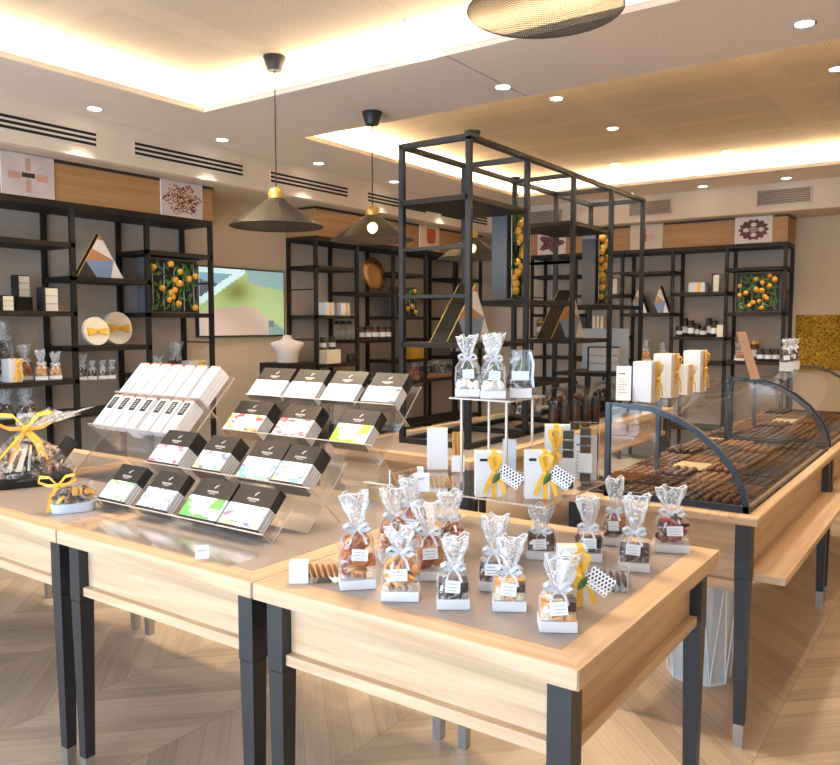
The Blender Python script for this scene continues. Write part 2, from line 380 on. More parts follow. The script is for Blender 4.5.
# ------------------------------------------------------------------ shelving units along the walls
def wall_unit(label, loc, rz, n, pitch, levels, depth=.37, head_y=(None, None), end_rails=True):
    t = thing('shelving_unit', label, 'shelving unit', loc, rz)
    L = n*pitch; p = .034
    MB().box(-p/2, L+p/2, depth+p/2, depth+p/2+.01, .0, 2.43).obj('back_panel', M['backpanel'], t)
    for k in range(n+1):
        for y in (0, depth):
            MB().box(k*pitch-p/2, k*pitch+p/2, y-p/2, y+p/2, 0, 2.43).obj('post', M['soot'], t)
    MB().box(-p/2, L+p/2, -p/2, depth+p/2, 2.43, 2.475).obj('top_frame', M['shelf'], t)
    hb = MB().box(-p/2, L+p/2, -p/2-.005, depth+p/2, 2.475, 2.735).obj('header_board', M['header_x'], t)
    MB().box(-p/2-.004, L+p/2+.004, -p/2-.009, depth+p/2, 2.735, 2.757).obj('header_trim', M['black'], t)
    for k in range(n):
        for z in levels[k % len(levels)]:
            MB().box(k*pitch-p/2, (k+1)*pitch+p/2, -p/2, depth+p/2, z-.036, z-.0008).obj('shelf', M['shelf'], t)
    for k in range(n+1):
        zs = (1.46, 1.96) if (k in (0, n)) else ()
        for z in zs: MB().box(k*pitch-.008, k*pitch+.008, 0, depth, z-.012, z).obj('side_rail', M['soot'], t)
    return t
LV_A = (2.19, 1.70, 1.21, .96, .45); LV_B = (1.955, 1.445, .96, .45)
UL = -5.37; PU = .628
wall_unit('long black steel shelving unit left of the screen on the left wall', (UL, 4.52-6*PU, 0), PI/2, 6, PU, (LV_B, LV_A, LV_B, LV_A, LV_B, LV_A))
# bays counted so that the last bay (4.52 end) has levels A: 3.892-4.52 -> A
wall_unit('black steel shelving unit between the screen and the corner', (UL, 5.827, 0), PI/2, 5, PU, (LV_A, LV_B, LV_A, LV_B, LV_A))
PB = .592
wall_unit('black steel shelving unit on the back wall', (-1.716-5*PB, 9.08, 0), 0, 5, PB, ((2.22, 1.74, 1.21, .45), (1.97, 1.47, 1.19, .45), (2.22, 1.74, 1.17, .45), (1.97, 1.47, 1.19, .45), (2.22, 1.74, 1.21, .45)))

# posters on the headers
def flower(u, v, cols, bg, petals, rad=.4, holes=()):
    x, y = u-.5, v-.5; r = math.hypot(x, y); a = math.atan2(y, x)
    h = math.sin(37*u+91*v)*43758.5453; h -= math.floor(h)
    for (hx, hy, hr) in holes:
        if math.hypot(x-hx, y-hy) < hr: return bg
    if petals == 12:
        return cols[int(h*len(cols)) % len(cols)] if (r < rad*(.93+.07*math.cos(14*a)) and (r > .1 or h < .5)) else bg
    if petals == 7:
        k = math.sin(11*u+3*v)*math.sin(13*v+5*u); return cols[int((h*.6+.4*abs(k))*len(cols)) % len(cols)] if r < .47*(.88+.12*math.sin(6*a+1)) and (h < .82 or r < .25) else bg
    if r < rad*(.8+.2*math.cos(petals*a)): return cols[int(h*len(cols)) % len(cols)]
    return bg
def poster(name, label, fn, loc, rz, w, h=.28):
    return tag(panel(w, h, .012, 40, 34, fn).obj(name, M['vcposter'], None, loc, (0, 0, rz)), label, 'poster')
def f_petal(u, v):
    x, y = u-.5, v-.5
    if abs(x) < .12 and abs(y) < .05: return (46, 30, 36)
    if (abs(y+.02) < .09 and .16 < abs(x) < .38) or (abs(x) < .06 and .08 < abs(y) < .42): return (190, 150, 132)
    s = math.sin(9*u+5*v)*6; return (198+s, 188+s, 186+s)
poster('poster', 'pale poster of a pink four petal sweet on the left header board', f_petal, (UL+.03, 2.94, 2.475), PI/2, .37)
poster('poster', 'poster of a brown nut and blossom cluster on the left header end', lambda u, v: flower(u, v, [(120, 66, 44), (214, 190, 176), (74, 34, 30), (190, 140, 84), (200, 170, 160)], (202, 192, 190), 7, .46), (UL+.03, 4.215, 2.475), PI/2, .41)
def f_cake(u, v):
    return (186, 84, 48) if (.35 < u < .8 and .35 < v < .9) else ((120, 40, 30) if (.4 < u < .7 and .28 < v <= .35) else (220, 200, 180))
poster('poster', 'pale poster with an orange shape above the far left shelving', f_cake, (UL+.03, 7.75, 2.475), PI/2, .4)
WREATH = ((0, .2, .08), (0, -.2, .08), (.2, 0, .08), (-.2, 0, .08))
poster('poster', 'white poster of a dark red wreath on the back header right end', lambda u, v: flower(u, v, [(70, 22, 24), (92, 32, 30), (54, 18, 22)], (224, 220, 216), 12, .4, WREATH), (-2.035, 9.05, 2.475), 0, .38)
def f_faded(u, v):
    x, y = u-.5, v-.5
    if math.hypot(x+.1, y-.25) < .1: return (196, 96, 84)
    if abs(x+.02) < .03 and -.2 < y < .15: return (170, 80, 76)
    if math.hypot(x-.1, y+.05) < .16: return (214, 186, 176)
    return (214, 206, 194)
poster('poster', 'faded white poster with pink specks on the back header', f_faded, (-3.2, 9.05, 2.475), 0, .38)
poster('poster', 'poster of purple brown petals on the back header behind the rack', lambda u, v: flower(u, v, [(70, 34, 40), (110, 62, 66), (50, 26, 36), (150, 100, 98)], (220, 212, 206), 5, .47), (-4.4, 9.05, 2.475), 0, .38)

# ------------------------------------------------------------------ wall screen
tv = thing('wall_screen', 'wall mounted screen showing a blurred green field and grey peak', 'screen', (XW, 5.2, 1.49), PI/2)
MB().box(-.54, .54, -.045, -.002, 0, .645).obj('screen_frame', M['black'], tv, bevel=.004)
def f_tv(u, v):
    # a pale mountain edge at the upper left over a green slope and a rosy haze
    line = 1.0 - abs(u-.52)*.2 if u > .56 else .44+u*.93
    if v > .44+u*.98 and u < .52:
        d = v-(.44+u*.98)
        if d < .12: return (190, 226, 232)
        if v > .93: return (188, 222, 228)
        return (74, 88, 100) if v < .82 - .2*u else (120, 160, 178)
    gr = .62+.2*math.exp(-((u-.3)/.2)**2) if u < .55 else .80-.2*(u-.55)
    if u < .55: gr = .44+u*.98
    if v > gr: return (124, 158, 162)
    hz = .34+.1*math.sin(u*3) - (.28*(u-.6)/.4 if u > .6 else 0)
    if v > hz:
        k = math.exp(-(((u-.42)/.16)**2+((v-.66)/.16)**2))
        return (150+(108-150)*k, 174+(118-174)*k, 124+(62-124)*k)
    if u > .8 and v < .22: return (110, 142, 140) if (v < .12 or u > .86) else (80, 110, 112)
    s = 8*math.sin(u*7+v*5); return (168+s, 152+s, 142+s)
panel(1.05, .615, .004, 60, 40, f_tv).obj('screen', M['vcscreen'], tv, (0, -.047, .015))

# ------------------------------------------------------------------ display tables
def display_table(label, x0, x1, y0, y1, ledges=('f', 'r', 'l', 'b'), ledge_out=0.0, H=.9, ledge_z=.704, apron_bottom=.69, matted=True, right_ledge=None):
    cx, cy = (x0+x1)/2, (y0+y1)/2; w, d = (x1-x0)/2, (y1-y0)/2
    t = thing('display_table', label, 'table', (cx, cy, 0))
    tt = H-(.036 if right_ledge else .046); bw = .075
    if matted:
        a, b = w-bw, d-bw
        for poly, g in (([(-w, -d), (w, -d), (a, -b), (-a, -b)], 'oak_x'), ([(w, d), (-w, d), (-a, b), (a, b)], 'oak_x'), ([(w, -d), (w, d), (a, b), (a, -b)], 'oak_y'), ([(-w, d), (-w, -d), (-a, -b), (-a, b)], 'oak_y')):
            MB().prism(poly, tt, H-.0014).obj('top_rail', M[g], t, bevel=.006)
        MB().box(-a, a, -b, b, tt+.004, H-.0008).obj('top_mat', M['mat'], t)
    else: MB().box(-w, w, -d, d, tt, H-.0014).obj('tabletop', M['oak_y'], t, bevel=.007)
    ov, lw = .028, .056
    for sx in (-1, 1):
        for sy in (-1, 1):
            px, py = sx*(w-ov-lw/2), sy*(d-ov-lw/2)
            lg = MB(); lg.box(px-lw/2, px+lw/2, py-lw/2, py+lw/2, .655, tt)
            lg.taper(px, py, .037, .037, .09, lw-.003, lw-.003, .652)
            lo = lg.obj('leg', M['black'], t)
            MB().taper(px, py, .034, .034, 0, .037, .037, .09).obj('foot', M['steel'], lo)
    a = ov+lw
    for q, g in (((-w+a, w-a, -d+a-.02, -d+a), 'oak_x'), ((-w+a, w-a, d-a, d-a+.02), 'oak_x'), ((-w+a-.02, -w+a, -d+a, d-a), 'oak_y'), ((w-a, w-a+.02, -d+a, d-a), 'oak_y')):
        MB().box(*q, apron_bottom, tt).obj('apron', M[g], t)
    o = ov+.012; z0, z1 = ledge_z-.031, ledge_z
    if 'f' in ledges: MB().box(-w+a, w-a, -d+o, -d+a, z0, z1).obj('ledge', M['oak_x'], t, bevel=.003)
    if 'b' in ledges: MB().box(-w+a, w-a, d-a, d-o, z0, z1).obj('ledge', M['oak_x'], t, bevel=.003)
    if 'l' in ledges: MB().box(-w+o, -w+a, -d+a, d-a, z0, z1).obj('ledge', M['oak_y'], t, bevel=.003)
    if 'r' in ledges: MB().box(w-a, w-o, -d+a, d-a, z0, z1).obj('ledge', M['oak_y'], t, bevel=.003)
    if right_ledge:
        zz, outx = right_ledge
        MB().box(w-a, w+outx, -d+a+.003, d-a-.003, zz-.03, zz).obj('bag_ledge', M['oak_y'], t, bevel=.003)
    return t
TW = .9585
display_table('oak display table at the left edge carrying the bow tied hamper', -2.564-TW, -2.564-.004, 1.467, 2.53)
display_table('middle oak display table carrying the stepped chocolate bars', -2.564, -1.602, 1.467, 2.53)
display_table('front oak display table covered with cellophane bags', -1.598, -.641, 1.467, 2.53)
display_table('oak display table beyond the hamper table, only its feet in view', -2.564-TW-.004-.95, -2.564-TW-.008, 1.467, 2.53)
display_table('oak table with wide side ledge under the near curved glass case', -1.42, -.637, 3.03, 4.985, ('f', 'b'), apron_bottom=.59, ledge_z=.64, matted=False, right_ledge=(.668, .085))
display_table('oak table under the far curved glass case', -1.42, -.637, 4.993, 6.95, ('f', 'b'), apron_bottom=.59, ledge_z=.64, matted=False, right_ledge=(.668, .085))
display_table('oak table carrying the front half of the black rack', -3.12, -2.12, 3.45, 5.10)
display_table('oak table carrying the rear half of the black rack', -3.12, -2.12, 5.108, 6.76)

# ------------------------------------------------------------------ centre rack
RX, RL, RY0, RP, RZ = -2.346, -2.805, 3.79, .686, 2.65
def centre_rack():
    t = thing('open_rack', 'tall open graphite steel rack standing on the central tables', 'rack', ((RX+RL)/2, RY0, .9))
    hw = (RX-RL)/2; p = .031; Z = RZ-.9
    def B(x0, x1, y0, y1, z0, z1, nm, m='rack'): MB().box(x0, x1, y0, y1, z0, z1).obj(nm, M[m], t)
    for k in range(5):
        for s in (-1, 1):
            B(s*hw-p/2, s*hw+p/2, k*RP-p/2, k*RP+p/2, 0, Z-p/2, 'post')
        B(-hw+p/2, hw-p/2, k*RP-p/2, k*RP+p/2, Z-p, Z, 'cross_bar')
        B(-hw+p/2, hw-p/2, k*RP-p/2, k*RP+p/2, 0.0, p, 'cross_bar')
    for s in (-1, 1):
        B(s*hw-p/2, s*hw+p/2, -p/2, 4*RP+p/2, Z-p, Z, 'top_bar')
        B(s*hw-p/2, s*hw+p/2, p/2, 4*RP-p/2, 0, p, 'base_bar')
    for k in (0, 2):
        y0, y1 = k*RP-p/2, (k+1)*RP+p/2
        for z in (2.325, 1.50): B(-hw, hw, y0, y1, z-.9-.03, z-.9-.0008, 'shelf', 'shelf')
        for z in (2.05, 1.775):
            B(-hw, hw, k*RP-.011, k*RP+.011, z-.9-.02, z-.9, 'cross_rail')
    for k in (1, 3):
        y0, y1 = k*RP-p/2, (k+1)*RP+p/2
        for z in (1.76, 1.23): B(-hw, hw, y0, y1, z-.9-.03, z-.9-.0008, 'shelf', 'shelf')
        B(-hw, hw, (k+1)*RP-.011, (k+1)*RP+.011, 2.05-.9-.02, 2.05-.9, 'cross_rail')
    for s, k in ((-1, 2),):
        m = MB().lathe([(.012, 0), (.012, .004), (.038, .005), (.038, .016)], 16, s*hw, k*RP, Z)
        m.obj('top_disc', M['black'], t)
centre_rack()

# ------------------------------------------------------------------ triangular boxes with geometric fronts
def tri_art(name, label, loc, rz, w, h, depth, cat='gift box', mirrored=False, apex=0):
    t = thing(name, label, cat, loc, rz)
    e = .006
    body = MB().prism([(-w/2, 0), (w/2, 0), (apex*w, h)], 0, depth, 'xz')
    body.obj('body', M['deepblack'], t)
    fr = MB(); 
    def P(u, v):   # barycentric-like: u across base at height v
        return ((u-.5)*w*(1-v), v*h)
    polys = [('art_white', 'white', [(-.0, .0)]),]
    def poly(col, pts):
        m = MB(); m.c = lin(col); m.prism([( (x*(-1 if mirrored else 1)), z) for x, z in pts], -.002, .0, 'xz'); return m
    L, Rr, A = (-w/2, 0), (w/2, 0), (apex*w, h)
    pt = lambda a, b, k: (a[0]+(b[0]-a[0])*k, a[1]+(b[1]-a[1])*k)
    la, ra, lb = pt(L, A, .38), pt(Rr, A, .42), pt(L, Rr, .42)
    lt, tt = pt(L, A, .66), pt(L, A, .88)
    rb = pt(L, Rr, .72)
    tan, blue, wht, blk = (176, 128, 88), (122, 142, 178), (228, 222, 216), (34, 34, 40)
    mm = [ (blk, [L, lb, la]), (blue, [la, lb, rb, ra]), (wht, [rb, Rr, ra]), (tan, [la, ra, lt]), (wht, [lt, ra, pt(Rr, A, .86), tt]), (tan, [tt, pt(Rr, A, .86), A]) ]
    pm = MB()
    for col, pts in mm:
        pm.c = lin(col); pm.prism([((-x if mirrored else x), z) for x, z in (pts[::-1] if mirrored else pts)], -.003, .0, 'xz')
    pm.obj('front_art', M['vc'], t)
    g = MB()
    g.bar((L[0], -.004, L[1]), (A[0], -.004, A[1]), .0045)
    g.bar((L[0], depth, L[1]), (A[0], depth, A[1]), .0045)
    g.obj('gold_edge', M['gold'], t)
    return t
tri_art('triangle_box', 'white blue and tan triangle box on the left wall shelving', (-5.44, 3.53, 1.956), PI/2, .39, .325, .05)
tri_art('triangle_box', 'large black triangle box with blue and tan end in the front rack bay', (-2.52, 4.08, 1.504), PI/2-.06, .46, .345, .12, apex=.12)
tri_art('triangle_box', 'large black triangle box with blue and tan end in the third rack bay', (-2.52, 5.48, 1.504), PI/2-.06, .52, .36, .12, apex=.12)
tri_art('triangle_box', 'small white and blue triangle box on the back wall shelving', (-3.08, 9.2, 1.744), 0, .22, .31, .1)
tri_art('triangle_box', 'small triangle box cut by the rack end post on the back shelving', (-3.345, 9.22, 1.744), 0, .22, .31, .1)

# ------------------------------------------------------------------ shadow boxes of oranges
def fruit_box(label, loc, rz, w, h, d, seed, n=16, ends=.0):
    t = thing('orange_shadow_box', label, 'decor box', loc, rz)
    rr = random.Random(seed)
    MB().box(-w/2, w/2, .0, d, 0, h).obj('box', M['greybox'], t, bevel=.003)
    MB().box(-w/2+.01+ends, w/2-.01, -.003, 0, .012, h-.012).obj('panel', M['soot'], t)
    st = MB()
    for k in range(max(2, int(w/.1))):
        x = -w/2+.05+k*(w-.1)/max(1, int(w/.1)-1); st.tube([(x, -.012, .02), (x+rr.uniform(-.01, .01), -.012, h-.04)], .004, 5)
    st.obj('stems', M['steel'], t)
    lf = MB()
    for k in range(n*7):
        x, z = rr.uniform(-w/2+.04, w/2-.03), rr.uniform(.03, h-.03); a = rr.uniform(0, 2*PI); q = rr.uniform(.026, .044)
        c, s_ = math.cos(a), math.sin(a); y = -rr.uniform(.008, .03)
        lf._add([(x-c*q, y, z-s_*q), (x+s_*q*.4, y-.008, z-c*q*.4), (x+c*q, y, z+s_*q), (x-s_*q*.4, y-.004, z+c*q*.4)], [(0, 1, 2, 3)])
    lf.obj('leaves', M['leafg'], t)
    for k in range(n):
        x, z = rr.uniform(-w/2+.04, w/2-.04), (k+.5)/n*(h-.08)+.04+rr.uniform(-.01, .01)
        MB().sphere(0, 0, 0, rr.uniform(.023, .031), 10, 6).obj('orange', M['orange'], t, (x, -.028, z))
    return t
fruit_box('grey shadow box of oranges on the left wall shelving end bay', (-5.42, 4.17, 1.70), PI/2, .5, .44, .13, 1, 14)
fruit_box('grey shadow box of oranges on the back wall shelving', (-1.99, 9.12, 1.74), 0, .46, .43, .13, 2, 16)
fruit_box('tall narrow box of oranges in the second bay of the rack', (-2.5, 4.62, 1.76), PI/2, .25, .585, .11, 3, 13)
fruit_box('tall narrow box of oranges in the last bay of the rack', (-2.49, 6.02, 1.76), PI/2, .25, .585, .11, 4, 14)
fruit_box('small box of oranges on the shelving behind the rack post', (-5.44, 7.42, 1.70), PI/2, .4, .34, .1, 5, 8)

# ------------------------------------------------------------------ stepped acrylic stands with chocolate bars
TILT = R(44)                                     # cards lean back by this much
U = Vector((0, math.sin(TILT), math.cos(TILT))); N = Vector((0, math.cos(TILT), -math.sin(TILT)))
XA = Vector((1, 0, 0))
def frame_at(p, origin):
    p = Vector(p) - Vector(origin)
    return Matrix(((1, 0, 0, p.x), (0, N.y, U.y, p.y), (0, N.z, U.z, p.z), (0, 0, 0, 1)))
def acrylic_stand(label, x0, x1, tiers, offs, top=.17):
    """tiers: (y, z) of the lip under the front cards; offs: distance of the leaning sheet behind it"""
    org = ((x0+x1)/2, tiers[0][0]+.1, .9); hw = (x1-x0)/2
    t = thing('acrylic_stand', label, 'display stand', org)
    def slab(m, T, n0, n1, u0, u1):
        m.T = T; m.box(-hw, hw, n0, n1, u0, u1, 0)
        m.box(-hw-.0018, -hw, n0, n1, u0, u1, 1); m.box(hw, hw+.0018, n0, n1, u0, u1, 1)
    def foot_u(y, z, n): return (.902 - z - N.z*n)/U.z     # u at which the sheet meets the table
    y, z = tiers[-1]; T = frame_at((org[0], y, z), org)
    m = MB(); slab(m, T, offs, offs+.004, foot_u(y, z, offs), top); m.obj('back_sheet', [M['acrylic'], M['acredge']], t)
    for i, (y, z) in enumerate(tiers):
        T = frame_at((org[0], y, z), org); m = MB()
        nf = (z-.902)/-N.z if i == 0 else offs+.05
        slab(m, T, -.008, min(nf, offs+.32), -.005, -.001)
        m.T = T; m.box(-hw, hw, -.0085, -.008, -.005, .0, 1)
        m.obj('ledge', [M['acrylic'], M['acredge']], t)
    return t
A1 = (1.735, .935); A2 = (1.955, 1.047); B3 = (2.40, 1.13); B4 = (2.545, 1.277); CL = (2.14, 1.135); CU = (2.287, 1.277)
acrylic_stand('low clear acrylic ledge along the front of the middle table', -2.75, -1.83, [A1], .046, .13)
acrylic_stand('clear acrylic easel behind the low front ledge of bars', -2.76, -1.83, [A2], .085)
acrylic_stand('tall two step clear acrylic stand at the back of the middle table', -2.79, -1.92, [B3, B4], .085)
acrylic_stand('two step clear acrylic stand holding the white cartons', -3.42, -2.803, [CL, CU], .085, .2)
# sloping base plate and price card in front of the bars
tag(MB().box(-.44, .44, -.075, .075, 0, .004).obj('acrylic_plate', M['acrylic'], None, (-2.2, 1.6, .9)), 'flat clear acrylic plate on the front of the middle table', 'plate')
pc = thing('price_card', 'small white price card at the front edge of the middle table', 'sign', (*atz(202, 559, .904).xy, .904), facing(-1.9, 1.55))
MB().box(-.02, .02, 0, .0015, 0, .042).obj('card', M['paper'], pc)
MB().box(-.013, .013, -.0004, 0, .024, .026).obj('print', M['ink'], pc)

def art(cols, seed, mode='edge', tint=None):
    rr = random.Random(seed)
    bl = [(rr.random(), rr.random(), rr.uniform(.06, .16), rr.choice(cols)) for _ in range(30)]
    def fn(u, v):
        if mode == 'stripes':
            if abs(u-.5) < .28 and abs(v-.5) < .3: return (242, 242, 246)
            return (150, 148, 164) if int(math.hypot(u-.5, (v-.5)*.8)*34) % 2 else (236, 236, 242)
        if mode == 'corner':
            if u < .3-.3*v+.05*math.sin(20*v) or (v < .12+.04*math.sin(15*u) and u < .8): return cols[0]
            if u > .62 and v > .5 and (u-.62) > (v-.5)*.2 and u < .95: return cols[-1]
            return (244, 246, 246)
        for x, y, r, c in bl:
            e = max(abs(u-.5)/.5, abs(v-.5)/.5)
            if e > .55 and math.hypot((u-x), (v-y)) < r*(.7+.3*math.sin(9*u+7*v)): return tuple(q*.82+36 for q in c)
        if abs(u-.5) < .22 and .3 < v < .66 and int(v*26) % 3 == 0: return (214, 216, 222)
        return tint or (244, 244, 248)
    return fn
BT = .0128
def make_bar(nm, w, h, fn, label, group, loc, logo=True, strip=True):
    t = thing('chocolate_bar', label, 'chocolate bar', loc, 0, group, rx=-TILT)
    MB().box(-w/2, w/2, 0, BT-.0012, 0, h).obj('wrapper', M['blackcard'], t)
    sl = MB().box(-w/2-.0007, w/2+.0007, -.0006, BT*.74, .012 if strip else .002, h*.56)
    sl.obj('sleeve', M['white'], t)
    if fn:
        p = panel(w-.001, h*.56-(.013 if strip else .003), .0008, 26, 20, fn)
        p.obj('sleeve_print', M['vc'], t, (0, -.0012, .0125 if strip else .0025))
    if logo:
        m = MB(); z = h*.80
        m.prism([(-.006, z), (0, z-.004), (.004, z+.003), (.013, z+.014), (.002, z+.010)], -.0008, 0, 'xz')
        z = h*.68
        for k in range(6): m.box(-.028+k*.0095, -.0215+k*.0095, -.0008, 0, z, z+.0075)
        m.box(-.016, .016, -.0008, 0, z-.006, z-.0035)
        m.obj('logo', M['logo'], t)
    return t
def bar_stack(desc, tier, px0, px1, py, n, fn, h=.168, group=None, strip=True):
    y, z = tier
    a = atz(px0, py[0], z); b = atz(px1, py[1], z)
    x0, x1 = a.x*y/a.y if 0 else a.x, b.x
    w = (x1-x0)*.97; cx = (x0+x1)/2
    first = None
    for k in range(n):
        loc = Vector((cx, y, z+.0005)) + N*(k*BT)
        lab = '%s bar %s' % ('front' if k == 0 else ORD[k], desc)
        if k == 0: first = make_bar('b', w, h, fn, lab, group, loc, True, strip)
        elif k == 1: second = make_bar('b', w, h, None, lab, group, loc, False, strip)
        else: dup(second, loc, None, lab, group)
G1, G2, G3, G4 = ['chocolate bars on the %s ledge' % o for o in ('lowest', 'second', 'third', 'top')]
gr, pk, yl, te, pu, rd, lg = (126, 180, 96), (226, 96, 130), (238, 204, 110), (120, 190, 186), (142, 110, 150), (214, 62, 70), (188, 210, 150)
bar_stack('with a small green sprig, leftmost on the lowest ledge', A1, 95, 125.5, (499.6, 504), 3, art([gr, lg], 1), group=G1)
bar_stack('with a ring striped sleeve on the lowest ledge', A1, 133.5, 163.5, (507.5, 514), 3, art([pu], 2, 'stripes'), group=G1)
bar_stack('with a bold green leaf sleeve on the lowest ledge', A1, 176.5, 211.5, (516.5, 525.5), 2, art([(112, 180, 92), (120, 176, 90)], 3, 'corner'), group=G1)
bar_stack('with a hummingbird sleeve, rightmost on the lowest ledge', A1, 213, 251.5, (525.7, 535), 3, art([(96, 110, 150), (232, 180, 120), lg, pu], 4), group=G1)
bar_stack('with pink petals, leftmost on the second ledge', A2, 147.6, 176.4, (462, 467), 5, art([pk, (240, 150, 170)], 5), group=G2)
bar_stack('with a purple sprig and yellow edge on the second ledge', A2, 189.5, 218, (469.5, 474), 5, art([te, pu, yl], 6), group=G2)
bar_stack('with teal and violet flowers on the second ledge', A2, 232.6, 266.2, (477, 482.5), 2, art([te, pu, (150, 200, 180)], 7), group=G2, strip=False)
bar_stack('with teal and violet flowers, rightmost on the second ledge', A2, 267, 297.4, (482.6, 488), 5, art([te, pu, lg], 8), group=G2)
bar_stack('with a yellow bordered sleeve, left on the third ledge', B3, 230, 256, (428, 433), 5, art([yl, (240, 180, 90), rd], 9), group=G3, strip=False)
bar_stack('with a red painted sleeve on the third ledge', B3, 274, 304, (434, 438.5), 5, art([rd, (232, 110, 110)], 10), group=G3, strip=False)
bar_stack('with yellow and green leaves, right on the third ledge', B3, 328, 361.4, (441, 445.6), 4, art([(150, 190, 60), (230, 220, 90)], 11, 'corner'), group=G3, strip=False)
bar_stack('with a pale sage sleeve, leftmost on the top ledge', B4, 253, 279, (394, 397), 3, art([(214, 220, 200), (226, 226, 214)], 12), group=G4, strip=False)
bar_stack('with a cream and green sleeve on the top ledge', B4, 284, 313.5, (397, 399.5), 4, art([(236, 214, 160), (140, 190, 160)], 13), group=G4, strip=False)
bar_stack('with a blush speckled sleeve on the top ledge', B4, 322.6, 351.4, (399.5, 402.5), 2, art([(236, 208, 200), (244, 220, 214)], 14), group=G4, strip=False)
bar_stack('with a black fern sleeve, rightmost on the top ledge', B4, 357.5, 391.5, (403, 405.5), 4, art([(90, 88, 92), (200, 196, 200)], 15), group=G4, strip=True)

# white cartons on the left stand
def carton(w, h, lab, group, loc, sticker, edge):
    t = thing('chocolate_carton', lab, 'carton', loc, 0, group, rx=-TILT)
    MB().box(-w/2, w/2, 0, .0165, 0, h).obj('box', M['white'], t, bevel=.001)
    if edge: MB().box(-w/2+.001, w/2-.001, .001, .0155, h, h+.006).obj('copper_fold', M['orangefold'], t)
    if sticker:
        MB().box(-w*.3, w*.3, -.0007, 0, h*.56, h*.94).obj('black_label', M['blackcard'], t)
        m = MB()
        for k in range(4): m.box(-w*.16, w*.16, -.0012, 0, h*(.64+k*.06), h*(.66+k*.06))
        m.prism([(-w*.1, h*.87), (0, h*.85), (w*.12, h*.91), (0, h*.9)], -.0012, 0, 'xz')
        m.obj('label_print', M['logo'], t)
    return t
xs_l = [-3.41, -3.325, -3.24, -3.157, -3.057, -2.972, -2.887]; xs_u = [-3.41, -3.325, -3.24, -3.155, -3.068, -2.98, -2.887]
for nm, tier, xs, sticker, deep, g in (('lower', CL, xs_l, True, (3, 2), 'white cartons on the lower step'), ('upper', CU, xs_u, False, (3, 2), 'white cartons on the upper step')):
    for i, x in enumerate(xs):
        n = 4 if i in (3, 6) and sticker else (4 if i == 6 else 2); base = None
        for k in range(n):
            lab = '%s white carton%s, %s column on the %s step' % ('front' if k == 0 else ORD[k], ' with black label' if (sticker and k == 0) else '', ORD[i], nm)
            loc = Vector((x+.04, tier[0], tier[1]+.0005)) + N*(k*.0175)
            if k == 0: carton(.066, .18 if sticker else .185, lab, g, loc, sticker, True)
            elif base is None: base = carton(.066, .18 if sticker else .185, lab, g, loc, False, False)
            else: dup(base, loc, None, lab, g)

# ------------------------------------------------------------------ cellophane bags
def fwd(p): return (Vector(p) - Vector((0, 0, CAM_H))).dot(_F)
def superring(a, b, z, n=28, e=.5, dx=0, wob=0, seed=0, zw=0):
    r = []
    for k in range(n):
        t = 2*PI*k/n; c, s_ = math.cos(t), math.sin(t)
        q = 1 + wob*math.sin(5*t+seed) + wob*.7*math.sin(9*t+seed*2)
        r.append((dx + a*q*math.copysign(abs(c)**e, c), b*q*math.copysign(abs(s_)**e, s_), z + zw*math.sin(4*t+seed)+zw*.6*math.sin(7*t+2*seed)))
    return r
def contents(m_by, kind, w, d, z0, hb, rr):
    """returns list of (MB, material, name)"""
    out = []
    if kind in ('cubes', 'cream_cubes'):
        cols = ['choc', 'dark', 'choc'] if kind == 'cubes' else ['choc', 'whitechoc', 'dark', 'cookie']
        per = {}
        nx = 3; cw = (w*.92)/nx
        for lz in range(max(2, int((hb*.62)/(cw*.8)))):
            for i in range(nx):
                for j in range(2):
                    c = rr.choice(cols); mm = per.setdefault(c, MB())
                    x = -w*.46+cw*(i+.5); y = -d*.22+j*d*.44; z = z0+lz*cw*.82
                    mm.box(x-cw*.46, x+cw*.46, y-d*.2, y+d*.2, z, z+cw*.76)
        for c, mm in per.items(): out.append((mm, M[c], 'confection' if c != 'whitechoc' else 'pale_confection'))
    elif kind in ('cookies', 'slices', 'mixed', 'nuts', 'green', 'rust'):
        pal = dict(cookies=['cookie'], slices=['amber', 'amber', 'cookie'], mixed=['red', 'choc', 'amber', 'dark'], nuts=['choc', 'dark'], green=['leafg', 'white', 'dark'], rust=['amber', 'choc'])[kind]
        per = {}
        for k in range(34):
            c = pal[k % len(pal)]; mm = per.setdefault(c, MB())
            r = w*rr.uniform(.16, .23); a = Matrix.Rotation(rr.uniform(0, PI), 4, Vector((rr.uniform(-1, 1), rr.uniform(-1, 1), rr.uniform(-.3, .3))).normalized())
            f = (k+.5)/34; lim = 1 if f < .6 else 1-(f-.6)*1.2
            mm.T = Matrix.Translation((rr.uniform(-.34, .34)*w*lim, rr.uniform(-.32, .32)*d*lim, z0+r*.6+f*(hb*.92-r))) @ a
            mm.lathe([(r*.9, -.004), (r, -.001), (r, .003), (r*.85, .005)], 10); mm.T = None
        for c, mm in per.items(): out.append((mm, M[c], 'biscuits'))
    elif kind == 'meringue':
        mm = MB()
        for k in range(12): mm.sphere(rr.uniform(-.36, .36)*w, rr.uniform(-.3, .3)*d, z0+.008+rr.uniform(0, .012), w*.13, 10, 6)
        out.append((mm, M['mer'], 'meringues'))
        mm = MB()
        for k in range(12):
            a = rr.uniform(0, 6); q = w*.14; x, y, z = rr.uniform(-.2, .2)*w, rr.uniform(-.2, .2)*d, z0+hb*rr.uniform(.3, .75)
            mm._add([(x-q, y, z), (x, y-q*.4, z+q*.3), (x+q, y, z+q*math.sin(a)), (x, y+q*.4, z+q*1.6)], [(0, 1, 2, 3)])
        out.append((mm, M['leafg'], 'printed_leaves'))
    return out
